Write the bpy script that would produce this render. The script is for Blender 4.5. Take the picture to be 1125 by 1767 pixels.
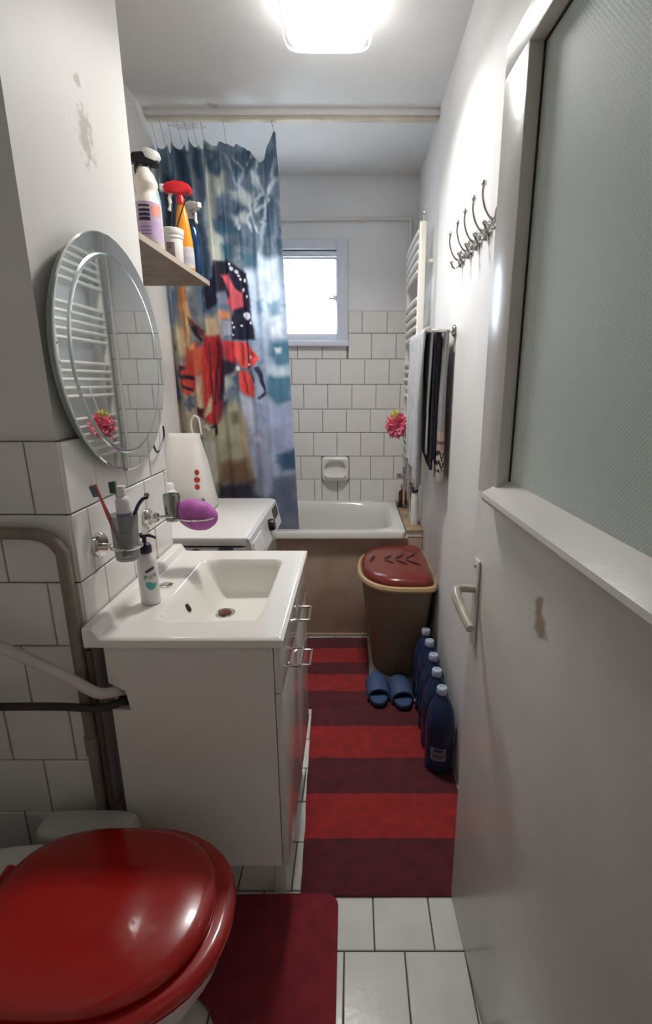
import bpy, bmesh, math, random
import numpy as np
from mathutils import Vector, Matrix, noise

PI = math.pi
random.seed(7)
scene = bpy.context.scene
for o in list(bpy.data.objects):
    bpy.data.objects.remove(o)
C = scene.collection

# ------------------------------------------------------------------ camera
cam_data = bpy.data.cameras.new('camera')
cam = bpy.data.objects.new('camera', cam_data)
C.objects.link(cam)
cam.location = (0.0, 0.0, 1.385)
cam.rotation_euler = (math.radians(90 - 14.8), 0, 0)
cam_data.sensor_fit = 'AUTO'
cam_data.sensor_width = 36.0
cam_data.lens = 850.0 * 36.0 / 1767.0
cam_data.shift_x = -46.5 / 1767.0
cam_data.clip_start = 0.02
scene.camera = cam

# ------------------------------------------------------------------ sky and light
world = bpy.data.worlds.new('overcast_sky')
scene.world = world
world.use_nodes = True
bg = world.node_tree.nodes['Background']
bg.inputs['Color'].default_value = (0.80, 0.88, 1.0, 1)
bg.inputs['Strength'].default_value = 11.5

portal_data = bpy.data.lights.new('window_portal', 'AREA')
portal_data.shape = 'RECTANGLE'
portal_data.size, portal_data.size_y = 0.62, 0.52
portal_data.cycles.is_portal = True
portal = bpy.data.objects.new('window_portal', portal_data)
portal.location = (-0.375, 3.36, 1.89)
portal.rotation_euler = (math.radians(-90), 0, 0)
C.objects.link(portal)

LAMP_STRENGTH = 8.0        # radiance of the lamp's diffuser
LAMP_WATTS = 9.4          # light thrown down by its LED board
scene.view_settings.view_transform = 'Standard'
scene.view_settings.look = 'None'
scene.view_settings.gamma = 1.0
scene.view_settings.use_curve_mapping = False
scene.view_settings.exposure = 0.2

# ------------------------------------------------------------------ helpers
def lin(c):
    out = []
    for v in c[:3]:
        v = v / 255.0
        out.append(v / 12.92 if v <= 0.04045 else ((v + 0.055) / 1.055) ** 2.4)
    return (out[0], out[1], out[2], 1.0)

MATS = {}
def mat(name, col, rough=0.5, metal=0.0, vary=0.0, vscale=8.0, bump=0.0, bscale=60.0, trans=0.0, ior=1.45,
        coat=0.0, emit=0.0, alpha=1.0, attr=None, col2=None, sheen=0.0, sss=0.0):
    if name in MATS:
        return MATS[name]
    m = bpy.data.materials.new(name)
    m.use_nodes = True
    nt = m.node_tree
    p = nt.nodes['Principled BSDF']
    p.inputs['Base Color'].default_value = lin(col)
    p.inputs['Roughness'].default_value = rough
    p.inputs['Metallic'].default_value = metal
    p.inputs['IOR'].default_value = ior
    p.inputs['Transmission Weight'].default_value = trans
    p.inputs['Coat Weight'].default_value = coat
    p.inputs['Alpha'].default_value = alpha
    p.inputs['Sheen Weight'].default_value = sheen
    p.inputs['Subsurface Weight'].default_value = sss
    if emit:
        p.inputs['Emission Color'].default_value = (1.0, 0.982, 0.95, 1)
        p.inputs['Emission Strength'].default_value = emit
    if vary or bump:
        tc = nt.nodes.new('ShaderNodeTexCoord')
    if vary:
        n = nt.nodes.new('ShaderNodeTexNoise')
        n.inputs['Scale'].default_value = vscale
        n.inputs['Detail'].default_value = 6
        r = nt.nodes.new('ShaderNodeMapRange')
        r.inputs[1].default_value = 0.3; r.inputs[2].default_value = 0.7
        mx = nt.nodes.new('ShaderNodeMix'); mx.data_type = 'RGBA'
        c2 = col2 if col2 else tuple(max(0, v * (1 - vary)) for v in col)
        mx.inputs[6].default_value = lin(col); mx.inputs[7].default_value = lin(c2)
        nt.links.new(tc.outputs['Object'], n.inputs['Vector'])
        nt.links.new(n.outputs['Fac'], r.inputs[0])
        nt.links.new(r.outputs[0], mx.inputs[0])
        nt.links.new(mx.outputs[2], p.inputs['Base Color'])
    if attr:
        a = nt.nodes.new('ShaderNodeVertexColor'); a.layer_name = attr
        nt.links.new(a.outputs['Color'], p.inputs['Base Color'])
    if bump:
        n2 = nt.nodes.new('ShaderNodeTexNoise')
        n2.inputs['Scale'].default_value = bscale
        n2.inputs['Detail'].default_value = 4
        b = nt.nodes.new('ShaderNodeBump')
        b.inputs['Strength'].default_value = bump
        b.inputs['Distance'].default_value = 0.01
        nt.links.new(tc.outputs['Object'], n2.inputs['Vector'])
        nt.links.new(n2.outputs['Fac'], b.inputs['Height'])
        nt.links.new(b.outputs['Normal'], p.inputs['Normal'])
    MATS[name] = m
    return m

def add_spots(m, spots, col, strength=0.8, nscale=30.0):
    """stains with a shape of their own: list of (centre, radii) in object space"""
    nt = m.node_tree
    p = nt.nodes['Principled BSDF']
    tc = nt.nodes.new('ShaderNodeTexCoord')
    n = nt.nodes.new('ShaderNodeTexNoise')
    n.inputs['Scale'].default_value = nscale; n.inputs['Detail'].default_value = 5
    nt.links.new(tc.outputs['Object'], n.inputs['Vector'])
    for c, r in spots:
        vm = nt.nodes.new('ShaderNodeVectorMath'); vm.operation = 'SUBTRACT'
        vm.inputs[1].default_value = c
        vd = nt.nodes.new('ShaderNodeVectorMath'); vd.operation = 'DIVIDE'
        vd.inputs[1].default_value = r
        vl = nt.nodes.new('ShaderNodeVectorMath'); vl.operation = 'LENGTH'
        ad = nt.nodes.new('ShaderNodeMath'); ad.operation = 'MULTIPLY_ADD'
        ad.inputs[1].default_value = 2.4; 
        nt.links.new(tc.outputs['Object'], vm.inputs[0])
        nt.links.new(vm.outputs[0], vd.inputs[0])
        nt.links.new(vd.outputs[0], vl.inputs[0])
        nt.links.new(n.outputs['Fac'], ad.inputs[0])
        nt.links.new(vl.outputs['Value'], ad.inputs[2])
        mr = nt.nodes.new('ShaderNodeMapRange')
        mr.inputs[1].default_value = 1.7; mr.inputs[2].default_value = 2.1
        mr.inputs[3].default_value = strength; mr.inputs[4].default_value = 0.0
        nt.links.new(ad.outputs[0], mr.inputs[0])
        mx = nt.nodes.new('ShaderNodeMix'); mx.data_type = 'RGBA'
        mx.inputs[7].default_value = lin(col)
        src = p.inputs['Base Color']
        if src.is_linked:
            nt.links.new(src.links[0].from_socket, mx.inputs[6])
        else:
            mx.inputs[6].default_value = src.default_value
        nt.links.new(mr.outputs[0], mx.inputs[0])
        nt.links.new(mx.outputs[2], src)

def new():
    return bmesh.new()

def join(a, b):
    me = bpy.data.meshes.new('tmp'); b.to_mesh(me); a.from_mesh(me); bpy.data.meshes.remove(me); b.free()
    return a

def box(x0, x1, y0, y1, z0, z1, bev=0.0, seg=2):
    bm = new()
    bmesh.ops.create_cube(bm, size=1.0)
    for v in bm.verts:
        v.co = Vector(((x0 + x1) / 2 + v.co.x * (x1 - x0), (y0 + y1) / 2 + v.co.y * (y1 - y0), (z0 + z1) / 2 + v.co.z * (z1 - z0)))
    if bev:
        bmesh.ops.bevel(bm, geom=list(bm.edges), offset=bev, segments=seg, profile=0.5, affect='EDGES')
    return bm

def boxes(*bs):
    a = box(*bs[0])
    for b in bs[1:]:
        join(a, box(*b))
    return a

def smooth_path(pts, n=6):
    P = [Vector(p) for p in pts]
    if len(P) < 3:
        return P
    out = []
    for i in range(len(P) - 1):
        p0 = P[i - 1] if i > 0 else P[i] * 2 - P[i + 1]
        p1, p2 = P[i], P[i + 1]
        p3 = P[i + 2] if i + 2 < len(P) else P[i + 1] * 2 - P[i]
        for k in range(n):
            t = k / n
            out.append(0.5 * ((2 * p1) + (p2 - p0) * t + (2 * p0 - 5 * p1 + 4 * p2 - p3) * t * t + (3 * p1 - p0 - 3 * p2 + p3) * t ** 3))
    out.append(P[-1])
    return out

def tube(pts, r, seg=10, closed=False):
    """tube along a polyline; r a number or one per point"""
    P = [Vector(p) for p in pts]
    bm = new()
    n = len(P)
    R = r if isinstance(r, (list, tuple)) else [r] * n
    rings = []
    prev = None
    for i in range(n):
        if closed:
            d = (P[(i + 1) % n] - P[i - 1]).normalized()
        else:
            d = (P[min(i + 1, n - 1)] - P[max(i - 1, 0)]).normalized()
        if prev is None:
            a = Vector((0, 0, 1)) if abs(d.z) < 0.9 else Vector((1, 0, 0))
            u = d.cross(a).normalized()
        else:
            u = (prev - d * prev.dot(d)).normalized()
        prev = u
        w = d.cross(u)
        rings.append([bm.verts.new(P[i] + (u * math.cos(2 * PI * k / seg) + w * math.sin(2 * PI * k / seg)) * R[i]) for k in range(seg)])
    for i in range(n if closed else n - 1):
        a, b = rings[i], rings[(i + 1) % n]
        for k in range(seg):
            bm.faces.new((a[k], a[(k + 1) % seg], b[(k + 1) % seg], b[k]))
    if not closed:
        bm.faces.new(list(reversed(rings[0]))); bm.faces.new(rings[-1])
    return bm

def loft(rings, cap0=True, cap1=True):
    bm = new()
    V = [[bm.verts.new(p) for p in r] for r in rings]
    n = len(V[0])
    for a, b in zip(V[:-1], V[1:]):
        for k in range(n):
            bm.faces.new((a[k], a[(k + 1) % n], b[(k + 1) % n], b[k]))
    if cap0:
        bm.faces.new(list(reversed(V[0])))
    if cap1:
        bm.faces.new(V[-1])
    return bm

def lathe(prof, cx=0, cy=0, z0=0, seg=24, sx=1.0, sy=1.0, cap0=True, cap1=True):
    return loft([[(cx + r * sx * math.cos(2 * PI * k / seg), cy + r * sy * math.sin(2 * PI * k / seg), z0 + z) for k in range(seg)]
                 for r, z in prof], cap0, cap1)

def sup(cx, cy, a, b, z, n=2.5, seg=40, a_neg=None, n_neg=None):
    """super-ellipse ring, with its own length and squareness on the -x side"""
    out = []
    for k in range(seg):
        t = 2 * PI * k / seg
        c_, s_ = math.cos(t), math.sin(t)
        e = n_neg if (c_ < 0 and n_neg) else n
        aa = a_neg if (c_ < 0 and a_neg) else a
        out.append((cx + aa * math.copysign(abs(c_) ** (2 / e), c_), cy + b * math.copysign(abs(s_) ** (2 / e), s_), z))
    return out

def disc_x(x, y, z, r, th, seg=24, bev=True):
    """round plate whose axis is x, standing off the plane at x by th (sign gives the side)"""
    prof = [(r, 0), (r, 0.6 * th), (r * 0.85, th), (0.001, th)] if bev else [(r, 0), (r, th)]
    return loft([[(x + h, y + q * math.cos(2 * PI * k / seg), z + q * math.sin(2 * PI * k / seg)) for k in range(seg)] for q, h in prof])

def xf(bm, loc=(0, 0, 0), rz=0.0, rx=0.0, ry=0.0, sc=1.0):
    M = Matrix.Translation(loc) @ Matrix.Rotation(rz, 4, 'Z') @ Matrix.Rotation(ry, 4, 'Y') @ Matrix.Rotation(rx, 4, 'X') @ Matrix.Scale(sc, 4)
    bm.transform(M)
    return bm

def offset_of(o):
    v = Vector((0, 0, 0))
    while o is not None:
        v += o.location; o = o.parent
    return v

def obj(name, bm, m, parent=None, smooth=True, local=False, angle=40, recalc=True):
    """one mesh object; vertices are given in room coordinates unless local"""
    me = bpy.data.meshes.new(name)
    if recalc:
        bmesh.ops.recalc_face_normals(bm, faces=list(bm.faces))
    bm.to_mesh(me); bm.free()
    o = bpy.data.objects.new(name, me)
    C.objects.link(o)
    if parent is not None:
        if not local:
            me.transform(Matrix.Translation(-offset_of(parent)))
        o.parent = parent
    for x in (m if isinstance(m, (list, tuple)) else [m]):
        me.materials.append(x)
    if smooth:
        me.polygons.foreach_set('use_smooth', [True] * len(me.polygons))
        try:
            me.set_sharp_from_angle(angle=math.radians(angle))
        except Exception:
            pass
    return o

def tag(o, label, cat, group=None, kind=None):
    o['label'] = label; o['category'] = cat
    if group: o['group'] = group
    if kind: o['kind'] = kind
    return o

def thing(name, label, cat, loc, group=None):
    o = bpy.data.objects.new(name, None)
    o.empty_display_size = 0.05
    o.location = loc
    C.objects.link(o)
    return tag(o, label, cat, group)

def struct(name, bm, m, parent=None, smooth=False):
    o = obj(name, bm, m, parent, smooth)
    o['kind'] = 'structure'
    return o

def text_bm(body, size, bold=0.0):
    cu = bpy.data.curves.new('lettering', 'FONT')
    cu.body = body; cu.size = size; cu.align_x = 'CENTER'; cu.align_y = 'CENTER'
    cu.offset = bold
    to = bpy.data.objects.new('lettering', cu)
    C.objects.link(to)
    dg = bpy.context.evaluated_depsgraph_get()
    me = bpy.data.meshes.new_from_object(to.evaluated_get(dg))
    bm = new(); bm.from_mesh(me)
    bpy.data.objects.remove(to); bpy.data.curves.remove(cu); bpy.data.meshes.remove(me)
    return bm

def wrap(bm, cx, cy, cz, r, ang, sx=1.0, sy=1.0):
    """bend a flat x/y drawing round an upright cylinder, centred on direction ang"""
    for v in bm.verts:
        a = ang + v.co.x / r
        v.co = Vector((cx + r * sx * math.cos(a), cy + r * sy * math.sin(a), cz + v.co.y))
    return bm

def patch(w, h, nx=8):
    bm = new()
    g = [[bm.verts.new((-w / 2 + w * i / nx, -h / 2 + h * j, 0)) for i in range(nx + 1)] for j in (0, 1)]
    for i in range(nx):
        bm.faces.new((g[0][i], g[0][i + 1], g[1][i + 1], g[1][i]))
    return bm

# ------------------------------------------------------------------ materials
m_wall = mat('white_wall_paint', (236, 234, 230), 0.45, vary=0.05, vscale=3, bump=0.06, bscale=40)
m_wall_r = mat('white_gloss_wall_paint', (234, 232, 230), 0.6, vary=0.05, vscale=3, bump=0.06, bscale=30)
m_wall_far = mat('white_far_wall_paint', (240, 240, 241), 0.55, vary=0.06, vscale=3, bump=0.06, bscale=40)  # far wall: slightly whiter than the other wall paints
m_wall_s = mat('white_shaft_paint', (236, 233, 228), 0.5, vary=0.04, vscale=3, bump=0.06, bscale=40)
add_spots(m_wall_s, [((-0.60, 1.285, 1.925), (0.05, 0.040, 0.07)), ((-0.60, 1.275, 2.02), (0.05, 0.018, 0.02))], (150, 136, 116), 0.55, 45)
m_ceil = mat('white_ceiling_paint', (232, 231, 229), 0.7, vary=0.05, vscale=2, bump=0.05, bscale=30)
add_spots(m_ceil, [((-0.76, 2.63, 2.52), (0.09, 0.05, 0.05)), ((-0.60, 2.46, 2.52), (0.03, 0.03, 0.05))], (150, 138, 118), 0.4, 40)
m_grout = mat('grey_grout', (158, 148, 138), 0.9, vary=0.25, vscale=20)
m_tile = mat('white_wall_tile', (236, 233, 229), 0.16, vary=0.04, vscale=5)
m_ftile = mat('white_floor_tile', (224, 223, 218), 0.22, vary=0.06, vscale=10, bump=0.03, bscale=60)
m_fgrout = mat('brown_floor_grout', (112, 92, 80), 0.9, vary=0.3, vscale=20)
m_white = mat('white_ceramic', (235, 232, 226), 0.08, coat=0.3)
m_basin = mat('white_cast_basin', (238, 235, 228), 0.15, coat=0.3)
m_cab = mat('white_laminate', (228, 224, 218), 0.35)
m_cabf = mat('white_gloss_front', (226, 220, 212), 0.12, coat=0.3)
m_chrome = mat('chrome', (215, 212, 208), 0.1, metal=1.0)
m_plast = mat('white_plastic', (228, 225, 220), 0.35)
m_enamel = mat('cream_enamel', (232, 228, 218), 0.25)
m_black = mat('black_plastic', (22, 22, 26), 0.35)
m_dark = mat('dark_recess', (14, 13, 13), 0.8)
m_red = mat('glossy_red_plastic', (164, 20, 17), 0.22, coat=0.4, bump=0.01, bscale=8)
m_door = mat('worn_white_door_paint', (222, 218, 212), 0.28, vary=0.05, vscale=5, bump=0.12, bscale=14)
m_doorw = mat('white_door_trim_paint', (228, 224, 218), 0.25, vary=0.04, vscale=6, bump=0.08, bscale=20)

def srgb_attr(me, cols):
    """cols: per-vertex sRGB 0-255 array"""
    ca = me.color_attributes.new('print', 'FLOAT_COLOR', 'POINT')
    c = np.asarray(cols, dtype=np.float64) / 255.0
    l = np.where(c <= 0.04045, c / 12.92, ((c + 0.055) / 1.055) ** 2.4)
    out = np.ones((len(c), 4), dtype=np.float32); out[:, :3] = l
    ca.data.foreach_set('color', out.ravel())

# ================================================================== the room
XL, XR, YF, ZC = -0.90, 0.375, 3.20, 2.52         # left and right wall, far wall, ceiling
XS, YS0, YS1 = -0.60, 1.00, 1.53                    # boxed-in shaft on the left
TILE = 0.152

floor = struct('floor', box(XL - 0.1, XR + 0.1, 0.2, YF, -0.06, -0.004), m_fgrout)
ceiling = struct('ceiling', box(XL - 0.1, XR + 0.1, 0.2, YF + 0.1, ZC, ZC + 0.1), m_ceil)
wall_right = struct('wall_right', box(XR, XR + 0.1, 0.2, YF + 0.1, -0.06, ZC), m_wall_r)
wall_left = struct('wall_left', box(XL - 0.1, XL, 0.2, YF + 0.1, -0.06, ZC), m_wall)
wall_shaft = struct('wall_shaft', box(XL, XS, YS0, YS1, 0, ZC), m_wall_s)
# far wall with the window opening
WX0, WX1, WZ0, WZ1 = -0.66, -0.085, 1.64, 2.13
wall_far = struct('wall_far', boxes(
    (XL, WX0, YF, YF + 0.22, -0.06, ZC), (WX1, XR, YF, YF + 0.22, -0.06, ZC),
    (WX0, WX1, YF, YF + 0.22, -0.06, WZ0), (WX0, WX1, YF, YF + 0.22, WZ1, ZC)), m_wall_far)
# wall with the doorway behind the lens, and the dim hall outside it
wall_front = struct('wall_front', boxes(
    (XL, -0.46, 0.2, 0.3, -0.06, ZC), (0.335, XR, 0.2, 0.3, -0.06, ZC), (-0.46, 0.335, 0.2, 0.3, 1.99, ZC)), m_wall)
wall_hall = struct('wall_hall', boxes(
    (-1.1, -1.0, -1.5, 0.2, -0.06, ZC), (0.8, 0.9, -1.5, 0.2, -0.06, ZC), (-1.1, 0.9, -1.6, -1.5, -0.06, ZC),
    (-1.1, 0.9, -1.6, 0.2, ZC, ZC + 0.1), (-1.1, 0.9, -1.6, 0.2, -0.1, -0.004)), mat('hall_paint', (150, 140, 128), 0.8))

# ---- tiles, each one a piece of its wall or floor
tile_meshes = {}
def tile_mesh(w, h, th, m):
    key = (round(w, 4), round(h, 4), m.name)
    if key in tile_meshes:
        return tile_meshes[key]
    b = 0.0018
    bm = new()
    lo = [(-w / 2, -h / 2), (w / 2, -h / 2), (w / 2, h / 2), (-w / 2, h / 2)]
    hi = [(x - math.copysign(b, x), y - math.copysign(b, y)) for x, y in lo]
    A = [bm.verts.new((x, y, 0)) for x, y in lo]
    B = [bm.verts.new((x, y, th - b)) for x, y in lo]
    D = [bm.verts.new((x, y, th)) for x, y in hi]
    for P, Q in ((A, B), (B, D)):
        for k in range(4):
            bm.faces.new((P[k], P[(k + 1) % 4], Q[(k + 1) % 4], Q[k]))
    bm.faces.new(D)
    me = bpy.data.meshes.new('tile')
    bm.to_mesh(me); bm.free()
    me.materials.append(m)
    tile_meshes[key] = me
    return me

def put_tile(parent, name, a0, a1, b0, b1, place, th, m, g=0.0035):
    w, h = a1 - a0 - g, b1 - b0 - g
    if w < 0.008 or h < 0.008:
        return
    o = bpy.data.objects.new(name, tile_mesh(w, h, th, m))
    loc, rot = place((a0 + a1) / 2, (b0 + b1) / 2)
    o.location = loc; o.rotation_euler = rot
    o.parent = parent
    C.objects.link(o)

def rows_of(parent, name, lines, row_offsets, amin, amax, place, th, m, holes=()):
    for i, (b0, b1) in enumerate(zip(lines[:-1], lines[1:])):
        off = row_offsets[i % len(row_offsets)]
        a = off - math.ceil((off - amin) / TILE) * TILE
        while a < amax - 1e-4:
            segs = [(max(a, amin), min(a + TILE, amax), b0, b1)]
            for (h0, h1, k0, k1) in holes:
                nxt = []
                for (s0, s1, t0, t1) in segs:
                    if s1 <= h0 or s0 >= h1 or t1 <= k0 or t0 >= k1:
                        nxt.append((s0, s1, t0, t1)); continue
                    if s0 < h0: nxt.append((s0, h0, t0, t1))
                    if s1 > h1: nxt.append((h1, s1, t0, t1))
                    u0, u1 = max(s0, h0), min(s1, h1)
                    if t0 < k0: nxt.append((u0, u1, t0, k0))
                    if t1 > k1: nxt.append((u0, u1, k1, t1))
                segs = nxt
            for s in segs:
                put_tile(parent, name, *s, place, th, m)
            a += TILE

# far wall, eight rows from the tub rim up to 1.80 m (grout bed first)
far_lines = [0.60, 0.765, 0.917, 1.069, 1.217, 1.369, 1.522, 1.672, 1.800]
far_offs = [-0.102, 0.115, -0.103, -0.042, -0.159, -0.078, 0.114, 0.056]
bed = obj('grout_bed', boxes((XL, WX0 - 0.06, YF - 0.004, YF, 0.6, 1.8), (WX1 + 0.056, XR, YF - 0.004, YF, 0.6, 1.8), (WX0 - 0.06, WX1 + 0.056, YF - 0.004, YF, 0.6, 1.60)), m_grout, wall_far, False)
rows_of(wall_far, 'wall_tile', far_lines, far_offs, XL, XR, lambda a, b: ((a, YF - 0.004, b), (PI / 2, 0, 0)), 0.005, m_tile,
        holes=((WX0 - 0.06, WX1 + 0.056, 1.60, 1.85), (-0.205, -0.025, 0.755, 0.917)))
# shaft: long face towards the room and the end face beside the toilet, tiled up to 1.27 m
sh_lines = [1.27 - TILE * k for k in range(9)][::-1]
sh_lines = [0.0] + [z for z in sh_lines if z > 0.03]
sh_offs = [1.094, 1.05, 1.107, 1.03, 1.094, 1.04, 1.094, 1.053, 1.107]
obj('grout_bed', box(XS, XS + 0.008, YS0 - 0.008, YS1, 0, 1.27), m_grout, wall_shaft, False)
obj('grout_bed', box(XL, XS + 0.008, YS0 - 0.008, YS0, 0, 1.27), m_grout, wall_shaft, False)
rows_of(wall_shaft, 'wall_tile', sh_lines, sh_offs, YS0 - 0.012, YS1, lambda a, b: ((XS + 0.008, a, b), (PI / 2, 0, PI / 2)), 0.006, m_tile)
rows_of(wall_shaft, 'wall_tile', sh_lines, [-0.66, -0.59], XL, XS + 0.012, lambda a, b: ((a, YS0 - 0.008, b), (PI / 2, 0, 0)), 0.006, m_tile)
# floor
fl_lines = [0.917 + TILE * k for k in range(-5, 16)]
rows_of(floor, 'floor_tile', fl_lines, [0.13, 0.055], XL, XR, lambda a, b: ((a, b, -0.006), (0, 0, 0)), 0.006, m_ftile)

# ---- window
m_wframe = mat('white_window_paint', (222, 226, 238), 0.3, vary=0.03, vscale=10)
win = bpy.data.objects.new('window_1', None); C.objects.link(win)
win.location = ((WX0 + WX1) / 2, YF, WZ0); win['kind'] = 'structure'
def wpart(name, bm, m, parent=None, smooth=True):
    return obj(name, bm, m, parent or win, smooth)
cw = 0.056
wpart('casing', box(WX1 - 0.012, WX1 + cw, YF - 0.022, YF + 0.03, WZ0 - 0.03, WZ1 + 0.058, 0.004), m_wframe)
wpart('casing', box(WX0 - cw, WX0 + 0.012, YF - 0.022, YF + 0.03, WZ0 - 0.03, WZ1 + 0.058, 0.004), m_wframe)
wpart('casing', box(WX0 + 0.012, WX1 - 0.012, YF - 0.022, YF + 0.03, WZ1 + 0.008, WZ1 + 0.058, 0.004), m_wframe)
wpart('window_sill', box(WX0 - cw - 0.01, WX1 + cw + 0.002, YF - 0.05, YF + 0.05, WZ0 - 0.045, WZ0 - 0.012, 0.004), m_wframe)
wpart('bottom_rail', box(WX0 + 0.012, WX1 - 0.012, YF - 0.012, YF + 0.04, WZ0 - 0.012, WZ0 + 0.03, 0.004), m_wframe)
wpart('top_rail', box(WX0 + 0.012, WX1 - 0.012, YF + 0.0, YF + 0.05, WZ1 - 0.03, WZ1 + 0.008, 0.003), m_wframe)
m_sash = mat('grey_window_seal', (120, 112, 118), 0.6)
wpart('sash', boxes((WX1 - 0.018, WX1 - 0.012, YF + 0.02, YF + 0.05, WZ0 + 0.03, WZ1 - 0.03), (WX0 + 0.012, WX0 + 0.018, YF + 0.02, YF + 0.05, WZ0 + 0.03, WZ1 - 0.03),
      (WX0 + 0.012, WX1 - 0.012, YF + 0.02, YF + 0.05, WZ1 - 0.036, WZ1 - 0.03)), m_sash)
wpart('window_latch', join(box(WX1 - 0.034, WX1 - 0.018, YF + 0.0, YF + 0.03, 1.86, 1.89, 0.003), box(WX1 - 0.06, WX1 - 0.03, YF - 0.004, YF + 0.004, 1.865, 1.878, 0.002)), m_wframe)
gm = bpy.data.materials.new('window_glass'); gm.use_nodes = True
nt = gm.node_tree; nt.nodes.clear()
out = nt.nodes.new('ShaderNodeOutputMaterial'); tr = nt.nodes.new('ShaderNodeBsdfTransparent'); gl = nt.nodes.new('ShaderNodeBsdfGlossy'); mx = nt.nodes.new('ShaderNodeMixShader')
gl.inputs['Roughness'].default_value = 0.08; mx.inputs[0].default_value = 0.06
tr.inputs['Color'].default_value = (0.95, 0.97, 0.97, 1)
nt.links.new(tr.outputs[0], mx.inputs[1]); nt.links.new(gl.outputs[0], mx.inputs[2]); nt.links.new(mx.outputs[0], out.inputs[0])
wpart('pane', box(WX0 + 0.012, WX1 - 0.012, YF + 0.038, YF + 0.042, WZ0 + 0.02, WZ1 - 0.02), gm, smooth=False)

# ---- curtain batten under the ceiling and a thin heating pipe on the far wall
m_cream = mat('yellowed_paint', (226, 221, 206), 0.5, vary=0.2, vscale=9, col2=(200, 188, 162))
rail = obj('curtain_rail', box(XL, XR, 2.50, 2.53, ZC - 0.035, ZC - 0.022, 0.003), m_cream)
tag(rail, 'narrow yellowed curtain rail running across the ceiling above the bathtub front', 'curtain rail')
obj('batten', box(XL, XR, 2.485, 2.545, ZC - 0.022, ZC, 0.003), m_ceil, rail, local=False)
pipe = obj('heating_pipe', tube(smooth_path([(-0.88, YF - 0.02, 2.29), (-0.3, YF - 0.02, 2.293), (0.27, YF - 0.02, 2.295), (0.325, YF - 0.022, 2.285), (0.335, YF - 0.022, 2.23), (0.335, YF - 0.022, 1.4), (0.335, YF - 0.022, 0.66)], 5), 0.009, 10), m_plast)
tag(pipe, 'thin white pipe running along the far wall above the window and down its corner', 'pipe')
for x in (-0.6, 0.05):
    obj('clip', box(x - 0.008, x + 0.008, YF - 0.03, YF, 2.28, 2.305, 0.002), m_plast, pipe)

# ---- ceiling lamp
lx0, lx1, ly0, ly1 = -0.215, 0.05, 1.725, 1.99
lamp = thing('ceiling_light', 'square white ceiling lamp, lit, with rounded corners', 'ceiling lamp', ((lx0 + lx1) / 2, (ly0 + ly1) / 2, ZC))
def rsq(g, z, n=6.0):
    return sup((lx0 + lx1) / 2, (ly0 + ly1) / 2, (lx1 - lx0) / 2 + g, (ly1 - ly0) / 2 + g, z, n, 48)
obj('base_plate', loft([rsq(0.004, ZC), rsq(0.006, ZC - 0.012), rsq(0.002, ZC - 0.02)]), m_plast, lamp)
m_lamp = mat('lit_diffuser', (255, 250, 240), 0.4, emit=LAMP_STRENGTH)
obj('diffuser', loft([rsq(0.0, ZC - 0.02), rsq(0.0, ZC - 0.05), rsq(-0.006, ZC - 0.063), rsq(-0.025, ZC - 0.07)]), m_lamp, lamp)
m_clear = mat('clear_acrylic_edge', (225, 222, 222), 0.15, trans=0.5)
lamp_light = bpy.data.lights.new('lamp_light', 'AREA')
lamp_light.shape = 'RECTANGLE'; lamp_light.size = 0.20; lamp_light.size_y = 0.20
lamp_light.energy = LAMP_WATTS; lamp_light.spread = math.radians(145); lamp_light.color = (1.0, 0.982, 0.95)
ll = bpy.data.objects.new('lamp_light', lamp_light); C.objects.link(ll)
ll.parent = lamp; ll.location = (0, 0, -0.0725)
obj('edge_band', loft([rsq(0.008, ZC - 0.055, 6), rsq(0.010, ZC - 0.060), rsq(0.008, ZC - 0.066), rsq(0.002, ZC - 0.064)], False, False), m_clear, lamp)

# ---- open door, hinged near the lens on the right
dW, dH = 0.731, 1.95
dang = math.atan2(1, -0.048)
door = bpy.data.objects.new('door_1', None); C.objects.link(door)
door.location = (0.307, 0.32, 0.008); door.rotation_euler = (0, 0, dang); door['kind'] = 'structure'
def dpart(name, bm, m, parent=None, smooth=True):
    return obj(name, bm, m, parent or door, smooth, local=True)
add_spots(m_door, [((0.37, 0.0, 1.012), (0.030, 0.05, 0.030)), ((0.385, 0.0, 1.045), (0.018, 0.05, 0.02))], (150, 128, 108), 0.9, 25)
leaf = boxes((0, dW, -0.04, 0, 0, 1.155, 0.002), (0, 0.10, -0.04, 0, 1.15, 1.90, 0.002), (dW - 0.115, dW, -0.04, 0, 1.15, 1.90, 0.002), (0, dW, -0.04, 0, 1.895, dH, 0.002))
dpart('leaf', leaf, m_door)
# sill moulding under the glass
sill = loft([[(x, 0.020, 1.150), (x, 0.024, 1.158), (x, 0.022, 1.166), (x, -0.026, 1.192), (x, -0.034, 1.192), (x, -0.034, 1.150)] for x in (0.085, 0.4, dW - 0.098)])
dpart('sill_moulding', sill, m_doorw, smooth=False)
gmat = mat('patterned_door_glass', (226, 235, 231), 0.55, trans=0.2, ior=1.3)
nt = gmat.node_tree; p = nt.nodes['Principled BSDF']
tc = nt.nodes.new('ShaderNodeTexCoord'); mp = nt.nodes.new('ShaderNodeMapping'); mp.inputs['Rotation'].default_value = (0, math.radians(45), 0)
vo = nt.nodes.new('ShaderNodeTexChecker'); vo.inputs['Scale'].default_value = 120
vo2 = nt.nodes.new('ShaderNodeTexVoronoi'); vo2.inputs['Scale'].default_value = 190; vo2.inputs['Randomness'].default_value = 0.15
bp = nt.nodes.new('ShaderNodeBump'); bp.inputs['Strength'].default_value = 0.16; bp.inputs['Distance'].default_value = 0.003
nt.links.new(tc.outputs['Object'], mp.inputs[0]); nt.links.new(mp.outputs[0], vo2.inputs['Vector'])
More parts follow.
